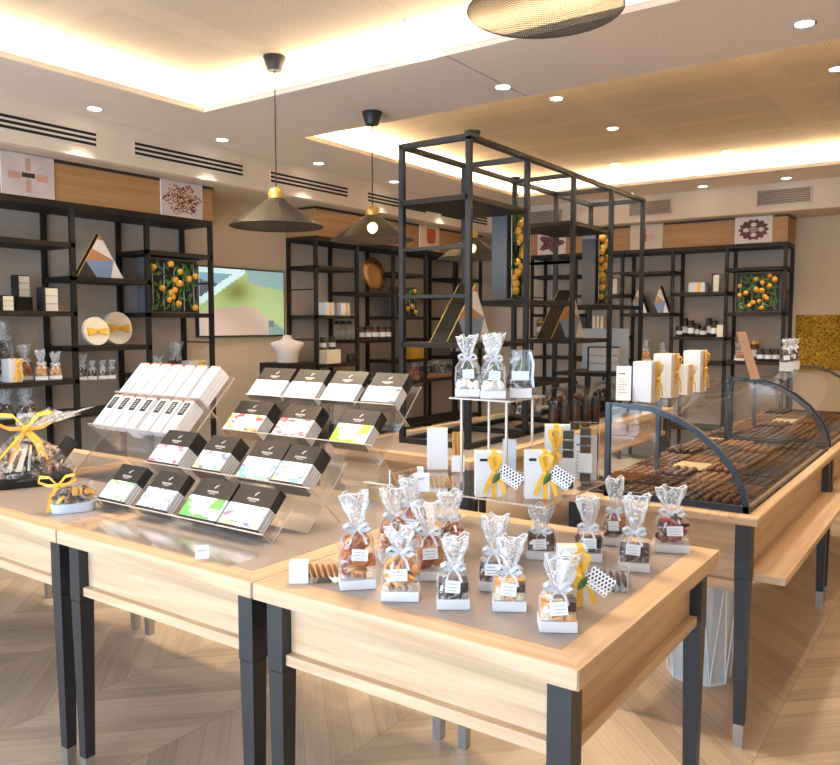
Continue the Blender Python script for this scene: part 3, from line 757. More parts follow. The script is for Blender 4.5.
def cello_bag(label, loc, w, H, kind, rz, seed, body=.52, tagged=True, group=None, base='white', base_h=.026, crown=1.0):
    rr = random.Random(seed); d = w*.78; hb = H*body
    t = thing('confectionery_bag', label, 'bag of sweets', loc, rz, group)
    MB().box(-w/2, w/2, -d/2, d/2, 0, base_h).obj('tray', M[base], t, bevel=.0015)
    for mm, ma, nm in contents(None, kind, w, d, base_h+.001, hb-base_h, rr): mm.obj(nm, ma, t)
    a, b = w/2, d/2
    s = seed
    rings = [superring(a*.985, b*.985, base_h-.002, e=.35), superring(a*1.03, b*1.03, base_h+.01, e=.4, wob=.01, seed=s), superring(a*1.02, b*1.04, hb*.55, e=.55, wob=.03, seed=s),
             superring(a*.97, b*.98, hb*.78, e=.7, wob=.06, seed=s+1), superring(a*.66, b*.7, hb*.93, e=.9, wob=.1, seed=s+2), superring(a*.2, a*.2, hb, e=1, wob=.15, seed=s+3)]
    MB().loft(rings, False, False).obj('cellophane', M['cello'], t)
    tip = rr.uniform(-.12, .12)*w
    cr = [superring(a*.2, a*.2, hb, e=1, wob=.15, seed=s+3), superring(a*.42, a*.32, hb+(H-hb)*.3, e=1, wob=.25, seed=s+4, dx=tip*.3), superring(a*.64*crown, a*.42*crown, hb+(H-hb)*.65, e=1, wob=.28, seed=s+5, dx=tip*.7, zw=.003),
          superring(a*.76*crown, a*.48*crown, H-.006, e=1, wob=.22, seed=s+6, dx=tip, zw=.006)]
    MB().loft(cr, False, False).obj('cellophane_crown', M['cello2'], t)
    if tagged: MB().tube([(x, y, z+.0006) for x, y, z in cr[-1]+cr[-1][:1]], .0013, 5).obj('crown_rim', M['rim'], t)
    bw = MB(); bw.lathe([(a*.22, -.004), (a*.27, 0), (a*.22, .004)], 12, 0, 0, hb)
    for sg in (-1, 1):
        L = w*.4
        pts = [(0, -a*.24, hb), (sg*L*.6, -a*.34, hb+L*.42), (sg*L, -a*.3, hb+L*.15), (sg*L*.6, -a*.28, hb-L*.1), (0, -a*.26, hb)]
        bw.ribbon(pts, .012, (0, .6, .8))
        bw.ribbon([(0, -a*.26, hb), (sg*L*.4, -a*.5, hb-L*.4), (sg*L*.6, -a*.75, hb-L*.95)], .007, (1, 0, .3))
    bw.obj('ribbon_bow', M['silver'], t)
    if tagged:
        T = Matrix.Translation((rr.uniform(-.06, .06)*w, -b*1.09, hb*.60)) @ Matrix.Rotation(rr.uniform(-.12, .12), 4, 'Y') @ Matrix.Rotation(-.12, 4, 'X')
        m = MB(); m.T = T; m.box(-w*.23, w*.23, -.001, 0, -.015, .015); m.obj('name_tag', M['paper'], t)
        m = MB(); m.T = T
        for k, (p, q) in enumerate(((-.16, .14), (-.18, .17), (-.12, .12))): m.box(w*p, w*q, -.0014, -.001, .006-k*.008, .0072-k*.008)
        m.obj('tag_print', M['ink'], t)
    return t
def bag_px(label, px, py, wpx, ytop, kind, seed, z=.9, jit=0, **k):
    p = atz(px, py, z); dpt = fwd(p); w = wpx*dpt/FPX; H = (py-ytop)*dpt/FPX*1.0
    rz = facing(p.x, p.y)+jit; off = Vector((-p.x, -p.y, 0)).normalized()*(w*.39)
    return cello_bag(label, (p.x-off.x, p.y-off.y, z), w, H, kind, rz, seed, **k)
GB = 'cellophane bags on the front table'
bag_px('tall bag of amber dried slices nearest the left end of the front table', 357, 590, 36, 494, 'slices', 11, body=.62, jit=.1, group=GB)
bag_px('bag of golden crackers on a white tray near the table front', 401, 602, 38, 527, 'cookies', 12, body=.62, jit=-.08, group=GB)
bag_px('bag of amber slices between the golden crackers and the brown squares', 429, 581, 33, 503, 'slices', 13, body=.6, group=GB)
bag_px('amber bag half hidden behind the golden cracker bag', 394, 563, 30, 488, 'slices', 14, body=.6, jit=.2, group=GB)
bag_px('amber bag at the back below the left corner of the acrylic shelf', 412, 548, 30, 478, 'slices', 15, body=.6, jit=-.2, group=GB)
bag_px('amber bag behind the bag of brown squares', 449, 566, 30, 492, 'slices', 16, body=.62, group=GB)
bag_px('bag of brown chocolate squares with a pale tag near the table front', 453, 610, 33, 537, 'cubes', 17, body=.55, jit=.05, group=GB)
bag_px('bag of chocolate squares with a cream piece at the middle front', 509, 612, 34, 538, 'cream_cubes', 18, body=.52, jit=.05, group=GB)
bag_px('dark chocolate bag tucked behind the middle front bag', 494, 592, 30, 516, 'cubes', 19, body=.5, group=GB, jit=-.1)
bag_px('bag of dark squares below the front corner of the acrylic shelf', 541, 560, 29, 506, 'cubes', 20, body=.5, group=GB)
bag_px('frontmost bag of cream and brown squares at the table corner', 557, 633, 38, 556, 'cream_cubes', 21, body=.55, jit=.12, group=GB, crown=1.1)
bag_px('bag of brown squares behind the ribboned white carton', 588, 562, 28, 498, 'cubes', 22, body=.5, group=GB)
bag_px('bag of orange and brown pieces at the back edge by the glass case', 614, 546, 22, 478, 'rust', 23, body=.5, group=GB)
bag_px('bag of dark squares left of the red and orange bag', 634, 572, 31, 496, 'cubes', 24, body=.5, group=GB)
bag_px('bag of red orange and brown candied fruit at the right corner', 671, 553, 34, 488, 'mixed', 25, body=.58, group=GB, jit=.1)

# flat clear packets of biscuits
def packet(label, loc, rz, L, d, h, kind, bands=((.0, .28),), group='flat biscuit packets'):
    t = thing('biscuit_packet', label, 'packet', loc, rz, group)
    MB().box(-L/2, L/2, -d/2, d/2, 0, h).obj('clear_box', M['glass'], t)
    m = MB(); rr = random.Random(int(L*9999))
    nn = max(3, int(L/.016))
    for k in range(nn):
        m.T = Matrix.Translation((-L*.46+L*.92*(k+.5)/nn, 0, h*.5)) @ Matrix.Rotation(R(70), 4, 'Y')
        m.lathe([(h*.36, -.003), (h*.42, 0), (h*.36, .003)], 10, sy=min(1.6, d/h))
    m.T = None; m.obj('biscuits', M[kind], t)
    for a, b in bands: MB().box(-L/2+L*a-.0006, -L/2+L*b, -d/2-.0008, d/2+.0008, -.0002, h+.0008).obj('paper_band', M['paper'], t)
    return t
p = atz(311, 583, .9); packet('flat packet of biscuits with white paper ends at the left of the front table', (p.x, p.y+.03, .9), facing(p.x, p.y)-.06, .155, .05, .052, 'amber', ((0, .33),))
p = atz(604, 590, .9); packet('clear flat box of brown and tan chocolates beside the ribboned carton', (p.x, p.y+.03, .9), facing(p.x, p.y)-.1, .105, .07, .05, 'caramel', ((.995, 1),))

# ------------------------------------------------------------------ ribboned cartons
def dots(seed):
    def fn(u, v):
        a, b = u*7, v*5.5
        return (40, 40, 46) if (abs((a+.5*(int(b) % 2)) % 1-.5) < .2 and abs(b % 1-.5) < .28) else (244, 244, 246)
    return fn
def ribbon_box(label, loc, rz, w, d, h, bow=True, tag_on=True, group=None, side_ribbon=False, band_x=.12):
    t = thing('ribboned_carton', label, 'gift box', loc, rz, group)
    MB().box(-w/2, w/2, -d/2, d/2, 0, h).obj('box', M['white'], t, bevel=.001)
    bw = max(.012, w*.2); x = band_x*w
    MB().box(x-bw/2, x+bw/2, -d/2-.001, d/2+.001, -.0001, h+.001).obj('ribbon', M['yellow'], t)
    if not side_ribbon:
        m = MB().box(-w*.36, -w*.06, -d/2-.0006, -d/2, h*.80, h*.86); m.T = None
        m.obj('brand_print', M['blackcard'], t)
    if bow:
        m = MB(); z = h*.56; y = -d/2-.004
        for sg in (-1, 1):
            q = h*.36
            m.ribbon([(x, y, z), (x+sg*q*.22, y-.012, z+q*.5), (x+sg*q*.34, y-.014, z+q*.95), (x+sg*q*.02, y-.005, z+q*1.1)], bw*.95, (1, 0, .2*sg))
            m.ribbon([(x, y, z), (x+sg*q*.4, y-.01, z-q*.6), (x+sg*q*.62, y-.008, z-q*1.3)], bw*.85, (1, 0, .5*sg))
        m.sphere(x, y-.004, z, bw*.45, 8, 5); m.obj('bow', M['yellow'], t)
    if tag_on:
        T = Matrix.Translation((x+w*.42, -d/2-.018, h*.34)) @ Matrix.Rotation(R(35), 4, 'Y')
        pm = panel(w*.95, h*.34, .0014, 28, 16, dots(1)); pm.v = [tuple(T @ Vector(v)) for v in pm.v]; pm.obj('dotted_tag', M['vc'], t)
        m = MB(); m.T = Matrix.Translation((x+.004, -d/2-.020, h*.46)) @ Matrix.Rotation(R(35), 4, 'Y'); m.lathe([(.001, -.022), (.008, -.008), (.009, .004), (.001, .02)], 8, sy=.25); m.obj('leaf', M['leafg'], t)
    return t
p = atz(571, 604, .9); ribbon_box('white carton with yellow ribbon and dotted tag standing among the bags', (p.x, p.y, .9), facing(p.x, p.y)+.15, .072, .045, .15, band_x=.25)
# ------------------------------------------------------------------ acrylic stand on the front table
sx0, sx1, sy0, sy1, sz = -1.69, -1.012, 2.06, 2.515, 1.075
st = thing('tiered_acrylic_stand', 'two tier clear acrylic stand at the back of the front table', 'display stand', ((sx0+sx1)/2, (sy0+sy1)/2, .9))
hx, hy = (sx1-sx0)/2, (sy1-sy0)/2
def plate(m, x0, x1, y0, y1, z):
    z -= .0008; m.box(x0, x1, y0, y1, z-.005, z, 0)
    for b in ((x0-.002, x0, y0, y1), (x1, x1+.002, y0, y1), (x0, x1, y0-.002, y0), (x0, x1, y1, y1+.002)): m.box(*b, z-.005, z, 1)
AC = [M['acrylic'], M['acredge']]
m = MB(); plate(m, -hx, hx, -hy, hy, sz-.9); m.obj('lower_shelf', AC, st)
for a, b in ((-1, -1), (1, -1), (-1, 1), (1, 1)):
    x, y = a*(hx-.02), b*(hy-.02); MB().box(x-.02, x+.02, y-.002, y+.002, .001, sz-.905).obj('leg', M['acrylic'], st)
tx0, tx1, ty0, ty1, tz = -1.435, -1.205, 2.20, 2.44, 1.362
ox, oy = (sx0+sx1)/2, (sy0+sy1)/2
m = MB(); plate(m, tx0-ox, tx1-ox, ty0-oy, ty1-oy, tz-.9); m.obj('upper_shelf', AC, st)
for x in (tx0+.03, tx1-.03):
    for y in (ty0+.03, ty1-.03): MB().box(x-ox-.0035, x-ox+.0035, y-oy-.0035, y-oy+.0035, sz-.9+.0005, tz-.9-.0055).obj('post', M['acredge'], st)
# goods on the upper tier
G = 'bags on the upper acrylic tier'
def bag_at(label, x, y, z, w, H, kind, seed, **k): return cello_bag(label, (x, y, z), w, H, kind, facing(x, y)+k.pop('jit', 0), seed, **k)
bag_at('meringue bag with green print, left on the upper acrylic tier', -1.405, 2.265, tz, .082, .205, 'meringue', 31, body=.62, group=G)
bag_at('meringue bag with tall crown, middle of the upper acrylic tier', -1.300, 2.255, tz, .082, .21, 'meringue', 32, body=.6, group=G)
t = thing('clear_leaf_packet', 'square clear packet with green leaves at the right end of the upper acrylic tier', 'packet', (-1.238, 2.33, tz), facing(-1.238, 2.33))
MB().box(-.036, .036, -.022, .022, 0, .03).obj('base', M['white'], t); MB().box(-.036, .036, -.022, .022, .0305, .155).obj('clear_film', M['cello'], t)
m = MB(); m.prism([(-.022, .085), (-.006, .088), (.004, .135), (-.014, .118)], -.012, -.011, 'xz'); m.obj('green_leaf', M['leafg'], t)
m = MB(); m.prism([(.0, .088), (.014, .09), (.016, .13), (.006, .12)], -.010, -.009, 'xz'); m.obj('green_leaf', M['leafg'], t)
MB().box(-.03, .026, -.024, -.0228, .058, .088).obj('name_tag', M['paper'], t); MB().box(-.02, .02, -.015, .015, .031, .055).obj('confection', M['dark'], t)
m = MB(); m.ribbon([(.03, -.02, .15), (.04, -.024, .11), (.037, -.024, .07), (.041, -.024, .035)], .009, (1, 0, .2)); m.obj('ribbon', M['silver'], t)
bag_at('brown wafer bag at the back of the upper acrylic tier', -1.385, 2.39, tz, .06, .21, 'nuts', 34, body=.7, group=G)
# goods on the lower tier
def at_low(px, py): return atz(px, py, sz)
def plain_box(name, label, cat, p, rz, w, d, h, m='white', group=None): return tag(MB().box(-w/2, w/2, -d/2, d/2, 0, h).obj(name, M[m], None, p, (0, 0, rz), bevel=.001), label, cat, group)
p = at_low(435, 470); plain_box('white_carton', 'plain tall white carton on the lower acrylic shelf', 'box', (p.x-.01, p.y+.03, sz), facing(p.x, p.y), .075, .05, .148)
def stick_pack(label, p, rz, w, h, kind, frac=.36):
    t = thing('tall_clear_packet', label, 'packet', p, rz, 'tall clear packets on the acrylic shelf')
    MB().box(-w/2, w/2, -w*.35, w*.35, 0, h).obj('clear_box', M['glass'], t)
    mm = MB(); rr = random.Random(5)
    if kind == 'sticks':
        for k in range(14): x = rr.uniform(-.4, .4)*w; mm.tube([(x, rr.uniform(-.25, .25)*w, h*.05), (x+rr.uniform(-.04, .04)*w, rr.uniform(-.25, .25)*w, h*.86)], .0035, 6)
        mm.obj('sticks', M['cookie'], t)
    else:
        for k in range(6): mm.box(-w*.4, w*.4, -w*.28, w*.28, .004+k*h*.155, .004+k*h*.155+h*.12)
        mm.obj('chocolates', M['dark'] if kind == 'dark' else M['choc'], t)
    MB().box(-w/2-.0006, w/2+.0006, -w*.35-.0008, w*.35+.0008, h*.0+.0005 if kind == 'sticks' else h*.18, h*(frac if kind == 'sticks' else .5)).obj('paper_band', M['paper'], t)
p = at_low(455, 472); stick_pack('tall clear packet of golden sticks beside the plain white carton', (p.x, p.y+.02, sz), facing(p.x, p.y), .044, .165, 'sticks')
p = at_low(565, 490); stick_pack('tall clear packet of dark chocolates, left of a pair', (p.x, p.y+.02, sz), facing(p.x, p.y), .043, .205, 'dark')
p = at_low(580, 484); stick_pack('tall clear packet of brown chocolates, right of a pair', (p.x+.002, p.y+.035, sz), facing(p.x, p.y), .043, .20, 'choc')
p = at_low(432, 491); packet('flat packet of pale biscuits on the front of the acrylic shelf', (p.x, p.y+.02, sz), facing(p.x, p.y)+.03, .145, .045, .05, 'cookie', ((.02, .36),))
p = at_low(397, 488); packet('flat packet of reddish biscuits at the left end of the acrylic shelf', (p.x-.012, p.y+.02, sz), facing(p.x, p.y)+.03, .055, .045, .05, 'amber', ((0, .06),))
p = at_low(420, 474); packet('flat packet lying in front of the plain white carton', (p.x-.02, p.y+.0, sz), facing(p.x, p.y)+.1, .07, .03, .02, 'amber', ((.6, .9),))
p = at_low(483, 497); ribbon_box('white carton with yellow ribbon and dotted tag, left on the acrylic shelf', (p.x, p.y+.03, sz), facing(p.x, p.y)+.12, .08, .05, .138, band_x=.2)
p = at_low(532, 499); ribbon_box('white carton with yellow ribbon and dotted tag, right on the acrylic shelf', (p.x, p.y+.03, sz), facing(p.x, p.y)+.12, .075, .05, .145, band_x=.3)
p = at_low(541, 480); ribbon_box('taller ribboned white carton standing behind the right ribboned carton', (p.x+.03, p.y+.06, sz), facing(p.x, p.y), .085, .05, .185, band_x=-.05, tag_on=False)
p = at_low(503, 484); plain_box('slim_carton', 'slim pale carton behind the left ribboned carton', 'box', (p.x-.01, p.y+.06, sz), facing(p.x, p.y), .045, .04, .14, 'bluebase')
# menu card in clear holder by the case
def menu(label, p, rz, w, h, lean=.12, m='white', rows=7, holder=True):
    t = thing('sign_holder', label, 'sign', p, rz, rx=-lean)
    if holder: MB().box(-w/2-.006, w/2+.006, -.003, .003, 0, h*1.28).box(-w/2-.008, -w/2-.006, -.003, .003, 0, h*1.28, 1).box(w/2+.006, w/2+.008, -.003, .003, 0, h*1.28, 1).box(-w/2, w/2, -.003, .003, h*1.27, h*1.28, 1).obj('acrylic_holder', AC, t)
    MB().box(-w/2, w/2, -.0045, -.0032, .004, h).obj('card', M[m], t)
    MB().box(-w*.34, w*.1, -.0052, -.0045, h*.76, h*.80).obj('print_heading', M['ink'], t); mm = MB()
    for k in range(rows): mm.box(-w*.34, w*(.02+.2*((k*7) % 3)/2), -.0052, -.0045, h*(.62-k*.075), h*(.632-k*.075))
    mm.obj('print', M['ink'], t); return t
p = atz(596, 476, sz); menu('white price list in a clear holder left of the glass case', (p.x-.0, min(p.y, 2.49), sz), facing(p.x, p.y), .082, .155)
# ------------------------------------------------------------------ curved glass cases with chocolates
PROF = [(-1.245, .90), (-1.245, 1.285), (-1.14, 1.2845), (-1.055, 1.280), (-.95, 1.246), (-.865, 1.198), (-.792, 1.138), (-.728, 1.06), (-.694, .99), (-.680, .93), (-.678, .90)]
def glass_case(label, y0, y1):
    xo, yo = -1.03, (y0+y1)/2
    t = thing('curved_glass_case', label, 'display case', (xo, yo, .9))
    P = [(x-xo, z-.9) for x, z in PROF]; h = (y1-y0)/2
    # outer arc offset for frame thickness
    def inset(pts, k):
        out = []
        for i, (x, z) in enumerate(pts):
            a = pts[max(0, i-1)]; b = pts[min(len(pts)-1, i+1)]
            dx, dz = b[0]-a[0], b[1]-a[1]; q = math.hypot(dx, dz); out.append((x+dz/q*k, max(0, z-dx/q*k)))
        return out
    I = inset(P, .022)
    for y in (-h, h-.018):
        m = MB()
        ring0 = [(x, y, z) for x, z in P]; n = len(P)
        vs = [(x, y, z) for x, z in P] + [(x, y, z) for x, z in I] + [(x, y+.018, z) for x, z in P] + [(x, y+.018, z) for x, z in I]
        fs = []
        for i in range(n-1):
            fs += [(i, n+i, n+i+1, i+1), (2*n+i+1, 3*n+i+1, 3*n+i, 2*n+i), (i+1, 2*n+i+1, 2*n+i, i), (n+i, 3*n+i, 3*n+i+1, n+i+1)]
        m._add(vs, fs); m.box(P[0][0], P[-1][0], y, y+.018, 0, .026)
        m.obj('end_frame', M['chrome'], t)
    q = [p for p in P[1:]]
    m = MB(); m.loft([[(x, -h+.018, z) for x, z in q], [(x, h-.018, z) for x, z in q]], False, False, True, False); m.obj('curved_glass', M['glass'], t)
    m = MB(); m._add([(x, -h+.009, z) for x, z in P], [tuple(range(len(P)))]); m.obj('end_glass', M['glass'], t)
    MB().box(P[0][0], P[0][0]+.02, -h+.62, -h+.645, .0, .38).obj('post', M['chrome'], t)
    MB().box(P[-1][0]-.012, P[-1][0], -h+.018, h-.018, 0, .012).obj('front_rail', M['soot'], t)
    return t
glass_case('near curved glass chocolate case with white cartons on top', 3.075, 4.965)
glass_case('far curved glass chocolate case at the right edge', 5.04, 6.93)
def choc_mesh(kind):
    m = MB()
    if kind == 0: m.lathe([(.017, 0), (.018, .004), (.016, .011), (.010, .016), (.001, .018)], 12)
    elif kind == 1: m.box(-.016, .016, -.014, .014, 0, .013)
    elif kind == 2: m.sphere(0, 0, .0155, .016, 10, 6)
    elif kind == 3:
        m.lathe([(.0155, 0), (.0165, .005), (.012, .011), (.002, .013)], 10, sx=1.15, sy=.85)
    elif kind == 4: m.box(-.019, .019, -.009, .009, 0, .012); m.box(-.019, .019, -.003, .003, .012, .0145)
    return m
KM = {}
def choc(kind, ma):
    if (kind, ma) not in KM: KM[(kind, ma)] = choc_mesh(kind).mesh('chocolate', M[ma])
    return KM[(kind, ma)]
KNAME = {0: 'domed', 1: 'square', 2: 'round', 3: 'oval', 4: 'ridged'}
MN = {'choc': 'milk', 'dark': 'dark', 'caramel': 'caramel', 'whitechoc': 'white', 'foil': 'gold'}
LAY = [[(2, 'dark'), (3, 'choc'), (0, 'dark'), (2, 'choc')], [(4, 'caramel'), (1, 'dark'), (0, 'choc'), (1, 'caramel')], [(3, 'caramel'), (2, 'choc'), (0, 'caramel'), (3, 'dark')],
       [(1, 'choc'), (4, 'whitechoc'), (2, 'caramel'), (1, 'dark')], [(3, 'choc'), (1, 'caramel'), (0, 'dark'), (4, 'choc')], [(2, 'dark'), (3, 'dark'), (0, 'choc'), (1, 'choc')],
       [(0, 'choc'), (1, 'dark'), (2, 'caramel'), (0, 'dark')], [(3, 'dark'), (0, 'caramel'), (1, 'dark'), (2, 'choc')]]
def trays(xa, xb, ya, yb, ncol, nrow, single_rows, where):
    cw, rh = (xb-xa)/ncol, (yb-ya)/nrow; rr = random.Random(9)
    for r in range(nrow):
        for c in range(ncol):
            x0, y0 = xa+c*cw, ya+r*rh
            kind, ma = LAY[r % 8][c % 4]
            pos = '%s row, %s column' % (ORD[r], ORD[c])
            tr = MB().box(-cw/2+.003, cw/2-.003, -rh/2+.003, rh/2-.003, 0, .004).box(-cw/2+.003, cw/2-.003, -rh/2+.003, -rh/2+.006, 0, .014).box(-cw/2+.003, -cw/2+.006, -rh/2+.003, rh/2-.003, 0, .012)
            tag(tr.obj('chocolate_tray', M['tray'], None, (x0+cw/2, y0+rh/2, .9005)), 'shallow brown tray in the %s glass case, %s' % (where, pos), 'tray', 'chocolate trays in the %s case' % where)
            nx, ny = 4, 4 if r < single_rows else 5
            lab = '%s %s chocolate in the %s case tray, %s' % (KNAME[kind], MN.get(ma, 'red'), where, pos)
            bulk = None if r < single_rows else MB(); me = choc(kind, ma)
            for i in range(nx):
                for j in range(ny):
                    x = x0+.008+(cw-.016)*(i+.5)/nx; y = y0+.012+(rh-.02)*(j+.5)/ny; rz = rr.uniform(-.2, .2)
                    if bulk is None:
                        tag(place('chocolate', me, None, (x, y, .905), (0, 0, rz)), lab, 'chocolate', 'chocolates of one tray, ' + pos)
                    else:
                        bulk.T = Matrix.Translation((x-x0-cw/2, y-y0-rh/2, 0)) @ Matrix.Rotation(rz, 4, 'Z')
                        src = choc_mesh(kind); bulk._add(src.v, src.f, True)
            if bulk:
                bulk.T = None
                stuff(tag(bulk.obj('chocolates', M[ma], None, (x0+cw/2, y0+rh/2, .9056)), lab.replace(' chocolate in', ' chocolates filling'), 'chocolates'))
trays(-1.385, -.715, 3.11, 4.93, 4, 8, 4, 'near')
trays(-1.385, -.715, 5.08, 6.9, 4, 6, 0, 'far')

# cartons and signs on the case top
def top_at(px, py): return atz(px, py, 1.287)
GT = 'ribboned cartons on the glass case top'
def case_box(lab, x, y, h, w=.115, d=.078):
    ribbon_box(lab, (x, y, 1.2862), PI/2, w, d, h, group=GT, tag_on=False, side_ribbon=True, band_x=.05)
case_box('white ribboned carton on the case top, nearest the shop front', -1.125, 3.22, .165)
case_box('white ribboned carton on the case top, second from the shop front', -1.122, 3.46, .19)
case_box('small white ribboned carton on the case top between taller ones', -1.10, 3.64, .135, .09, .06)
case_box('white ribboned carton on the case top, farthest of the row', -1.105, 3.83, .195)
menu('slanted white price card at the front left of the case top', (-1.19, 3.13, 1.287), .35, .06, .15, .3, 'white', 6, False)
p = top_at(755, 380); menu('tall slanted pinkish card at the far end of the near case', (p.x, p.y, 1.287), PI/2-.25, .11, .29, .34, 'pinkcard', 5, False)
GF = 'bags on the far case'
bag_at('dark chocolate bag with cream top on the far case, left of two', -1.085, 5.88, 1.286, .085, .22, 'nuts', 51, body=.7, group=GF, base_h=.06)
bag_at('dark chocolate bag with cream top on the far case, right of two', -1.09, 6.16, 1.286, .08, .22, 'nuts', 52, body=.7, group=GF, base_h=.06)

# ------------------------------------------------------------------ hampers on the left table
def ribbon_bow(m, x, y, z, q, w):
    for sg in (-1, 1):
        m.ribbon([(x, y, z), (x+sg*q*.4, y-.01, z+q*.5), (x+sg*q*.85, y, z+q*.55), (x+sg*q*.95, y+.01, z+q*.25), (x+sg*q*.5, y+.01, z+.02*q), (x, y, z)], w, (0, .9, .4))
        m.ribbon([(x, y, z), (x+sg*q*.35, y-.03, z-q*.5), (x+sg*q*.55, y-.05, z-q*1.25)], w, (1, .2, .3))
    m.sphere(x, y, z, w*.5, 8, 5)
hp = atz(40, 478, .905); rr = random.Random(21)
t = thing('gift_hamper', 'large cellophane hamper of chocolate bark with yellow bow on the left table', 'hamper', (hp.x+.045, hp.y-.085, .9), facing(hp.x, hp.y)+.15)
W, Dp = .37, .24
MB().loft([superring(W*.46, Dp*.46, 0, e=.45), superring(W*.5, Dp*.5, .045, e=.45)], True, True).obj('basket', M['soot'], t)
for nm, ma, n in (('chocolate_pieces', 'bark', 46), ('dark_pieces', 'choc', 28), ('pale_pieces', 'whitechoc', 14), ('pink_pieces', 'pinkcard', 6)):
    mm = MB()
    for k in range(n):
        f = rr.random(); q = .5*(1-f*.75)
        mm.T = Matrix.Translation((rr.uniform(-.85, .85)*W*q, rr.uniform(-.8, .6)*Dp*q, .055+f*.14)) @ Matrix.Rotation(rr.uniform(0, 3), 4, Vector((rr.uniform(-1, 1), rr.uniform(-1, 1), .5)).normalized())
        s1, s2 = rr.uniform(.018, .035), rr.uniform(.012, .03); mm.box(-s1, s1, -s2, s2, -.005, .005)
    mm.T = None; mm.obj(nm, M[ma], t)
stc = MB()
for k in range(7):
    x = rr.uniform(-.1, .08); stc.bar((x, -.09, .07), (x*.3+.02, -.03, .2), .008)
stc.obj('pale_sticks', M['cream'], t)
bx = MB(); bx.T = Matrix.Translation((.145, -.0, .12)) @ Matrix.Rotation(R(38), 4, 'Y'); bx.box(-.022, .022, -.045, .045, -.04, .08); bx.obj('black_box', M['blackcard'], t)
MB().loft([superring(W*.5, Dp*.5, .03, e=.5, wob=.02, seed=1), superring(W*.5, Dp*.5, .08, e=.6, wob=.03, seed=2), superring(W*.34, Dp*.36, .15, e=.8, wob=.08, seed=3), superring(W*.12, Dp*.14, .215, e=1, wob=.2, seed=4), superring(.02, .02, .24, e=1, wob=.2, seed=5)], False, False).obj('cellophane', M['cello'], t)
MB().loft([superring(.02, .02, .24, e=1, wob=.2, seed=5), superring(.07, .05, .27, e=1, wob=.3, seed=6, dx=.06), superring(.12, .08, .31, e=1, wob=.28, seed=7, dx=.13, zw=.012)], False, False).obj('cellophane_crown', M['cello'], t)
bm_ = MB(); ribbon_bow(bm_, 0, -.02, .245, .125, .034); bm_.ribbon([(-.03, -.05, .22), (-.11, -.1, .14), (-.2, -.135, .05)], .014, (0, .5, .8)); bm_.obj('yellow_bow', M['yellow'], t)
hp = atz(84, 513, .905); t = thing('small_gift_basket', 'small pale based basket in cellophane beside the large hamper', 'hamper', (hp.x-.095, hp.y+.015, .9), facing(hp.x, hp.y)+.1)
W, Dp = .165, .11
MB().loft([superring(W*.46, Dp*.46, 0, e=.6), superring(W*.5, Dp*.5, .035, e=.6)], True, True).obj('base', M['bluebase'], t)
for nm, ma, n in (('chocolate_pieces', 'choc', 18), ('dark_pieces', 'dark', 14), ('golden_pieces', 'foil', 20)):
    mm = MB()
    for k in range(n):
        mm.T = Matrix.Translation((rr.uniform(-.42, .42)*W, rr.uniform(-.4, .4)*Dp, .042+rr.uniform(0, .035))) @ Matrix.Rotation(rr.uniform(0, 3), 4, Vector((rr.uniform(-1, 1), rr.uniform(-1, 1), .5)).normalized()); mm.box(-.016, .016, -.01, .01, -.006, .006)
    mm.T = None; mm.obj(nm, M[ma], t)
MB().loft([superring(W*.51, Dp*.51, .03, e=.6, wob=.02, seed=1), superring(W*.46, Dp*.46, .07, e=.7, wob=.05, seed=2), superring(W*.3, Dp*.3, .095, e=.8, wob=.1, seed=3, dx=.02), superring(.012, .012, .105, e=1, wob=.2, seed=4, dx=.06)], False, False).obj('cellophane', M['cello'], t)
rf = MB()
for k in range(16): a = rr.uniform(-.6, .6); rf.tube([(.1, 0, .012), (.1+.06*math.cos(a), .06*math.sin(a), .012+rr.uniform(0, .05))], .0016, 4)
rf.obj('raffia', M['cream'], t)
bm_ = MB(); ribbon_bow(bm_, -.05, .02, .095, .07, .02); bm_.obj('yellow_bow', M['yellow'], t)

# ------------------------------------------------------------------ pendant lamps
def pendant(label, x, y, zc, zb, lit=True):
    t = thing('pendant_lamp', label, 'lamp', (x, y, zc), 0, 'cone pendant lamps')
    MB().lathe([(.045, -.085), (.07, -.003), (.068, 0)], 20).obj('canopy', M['black'], t)
    MB().tube([(0, 0, -.08), (0, 0, zb-zc+.235)], .004, 8).obj('cord', M['black'], t)
    z = zb-zc
    MB().lathe([(.048, .165), (.05, .172), (.05, .205), (.04, .225), (.015, .238), (.004, .24)], 20, 0, 0, z).obj('brass_cap', M['gold'], t)
    MB().lathe([(.285, 0), (.05, .168)], 40, 0, 0, z, cap0=False, cap1=False).obj('shade', M['mesh'], t)
    m = MB(); n = 40
    for k in range(n):
        a, b = 2*PI*k/n, 2*PI*(k+1)/n; m.bar((.285*math.cos(a), .285*math.sin(a), z), (.285*math.cos(b), .285*math.sin(b), z), .005)
    m.obj('rim', M['black'], t)
    MB().sphere(0, 0, z+.085, .038, 14, 9).obj('bulb', M['bulb' if lit else 'offbulb'], t)

    MB().lathe([(.016, .11), (.016, .17)], 10, 0, 0, z).obj('socket', M['gold'], t)
    if not lit: return
    l = bpy.data.lights.new('bulb_light', 'POINT'); l.energy = 6; l.color = (1, .8, .52); l.shadow_soft_size = .04
    lo = bpy.data.objects.new('bulb_light', l); C.objects.link(lo); lo.location = (x, y, zb+.02)
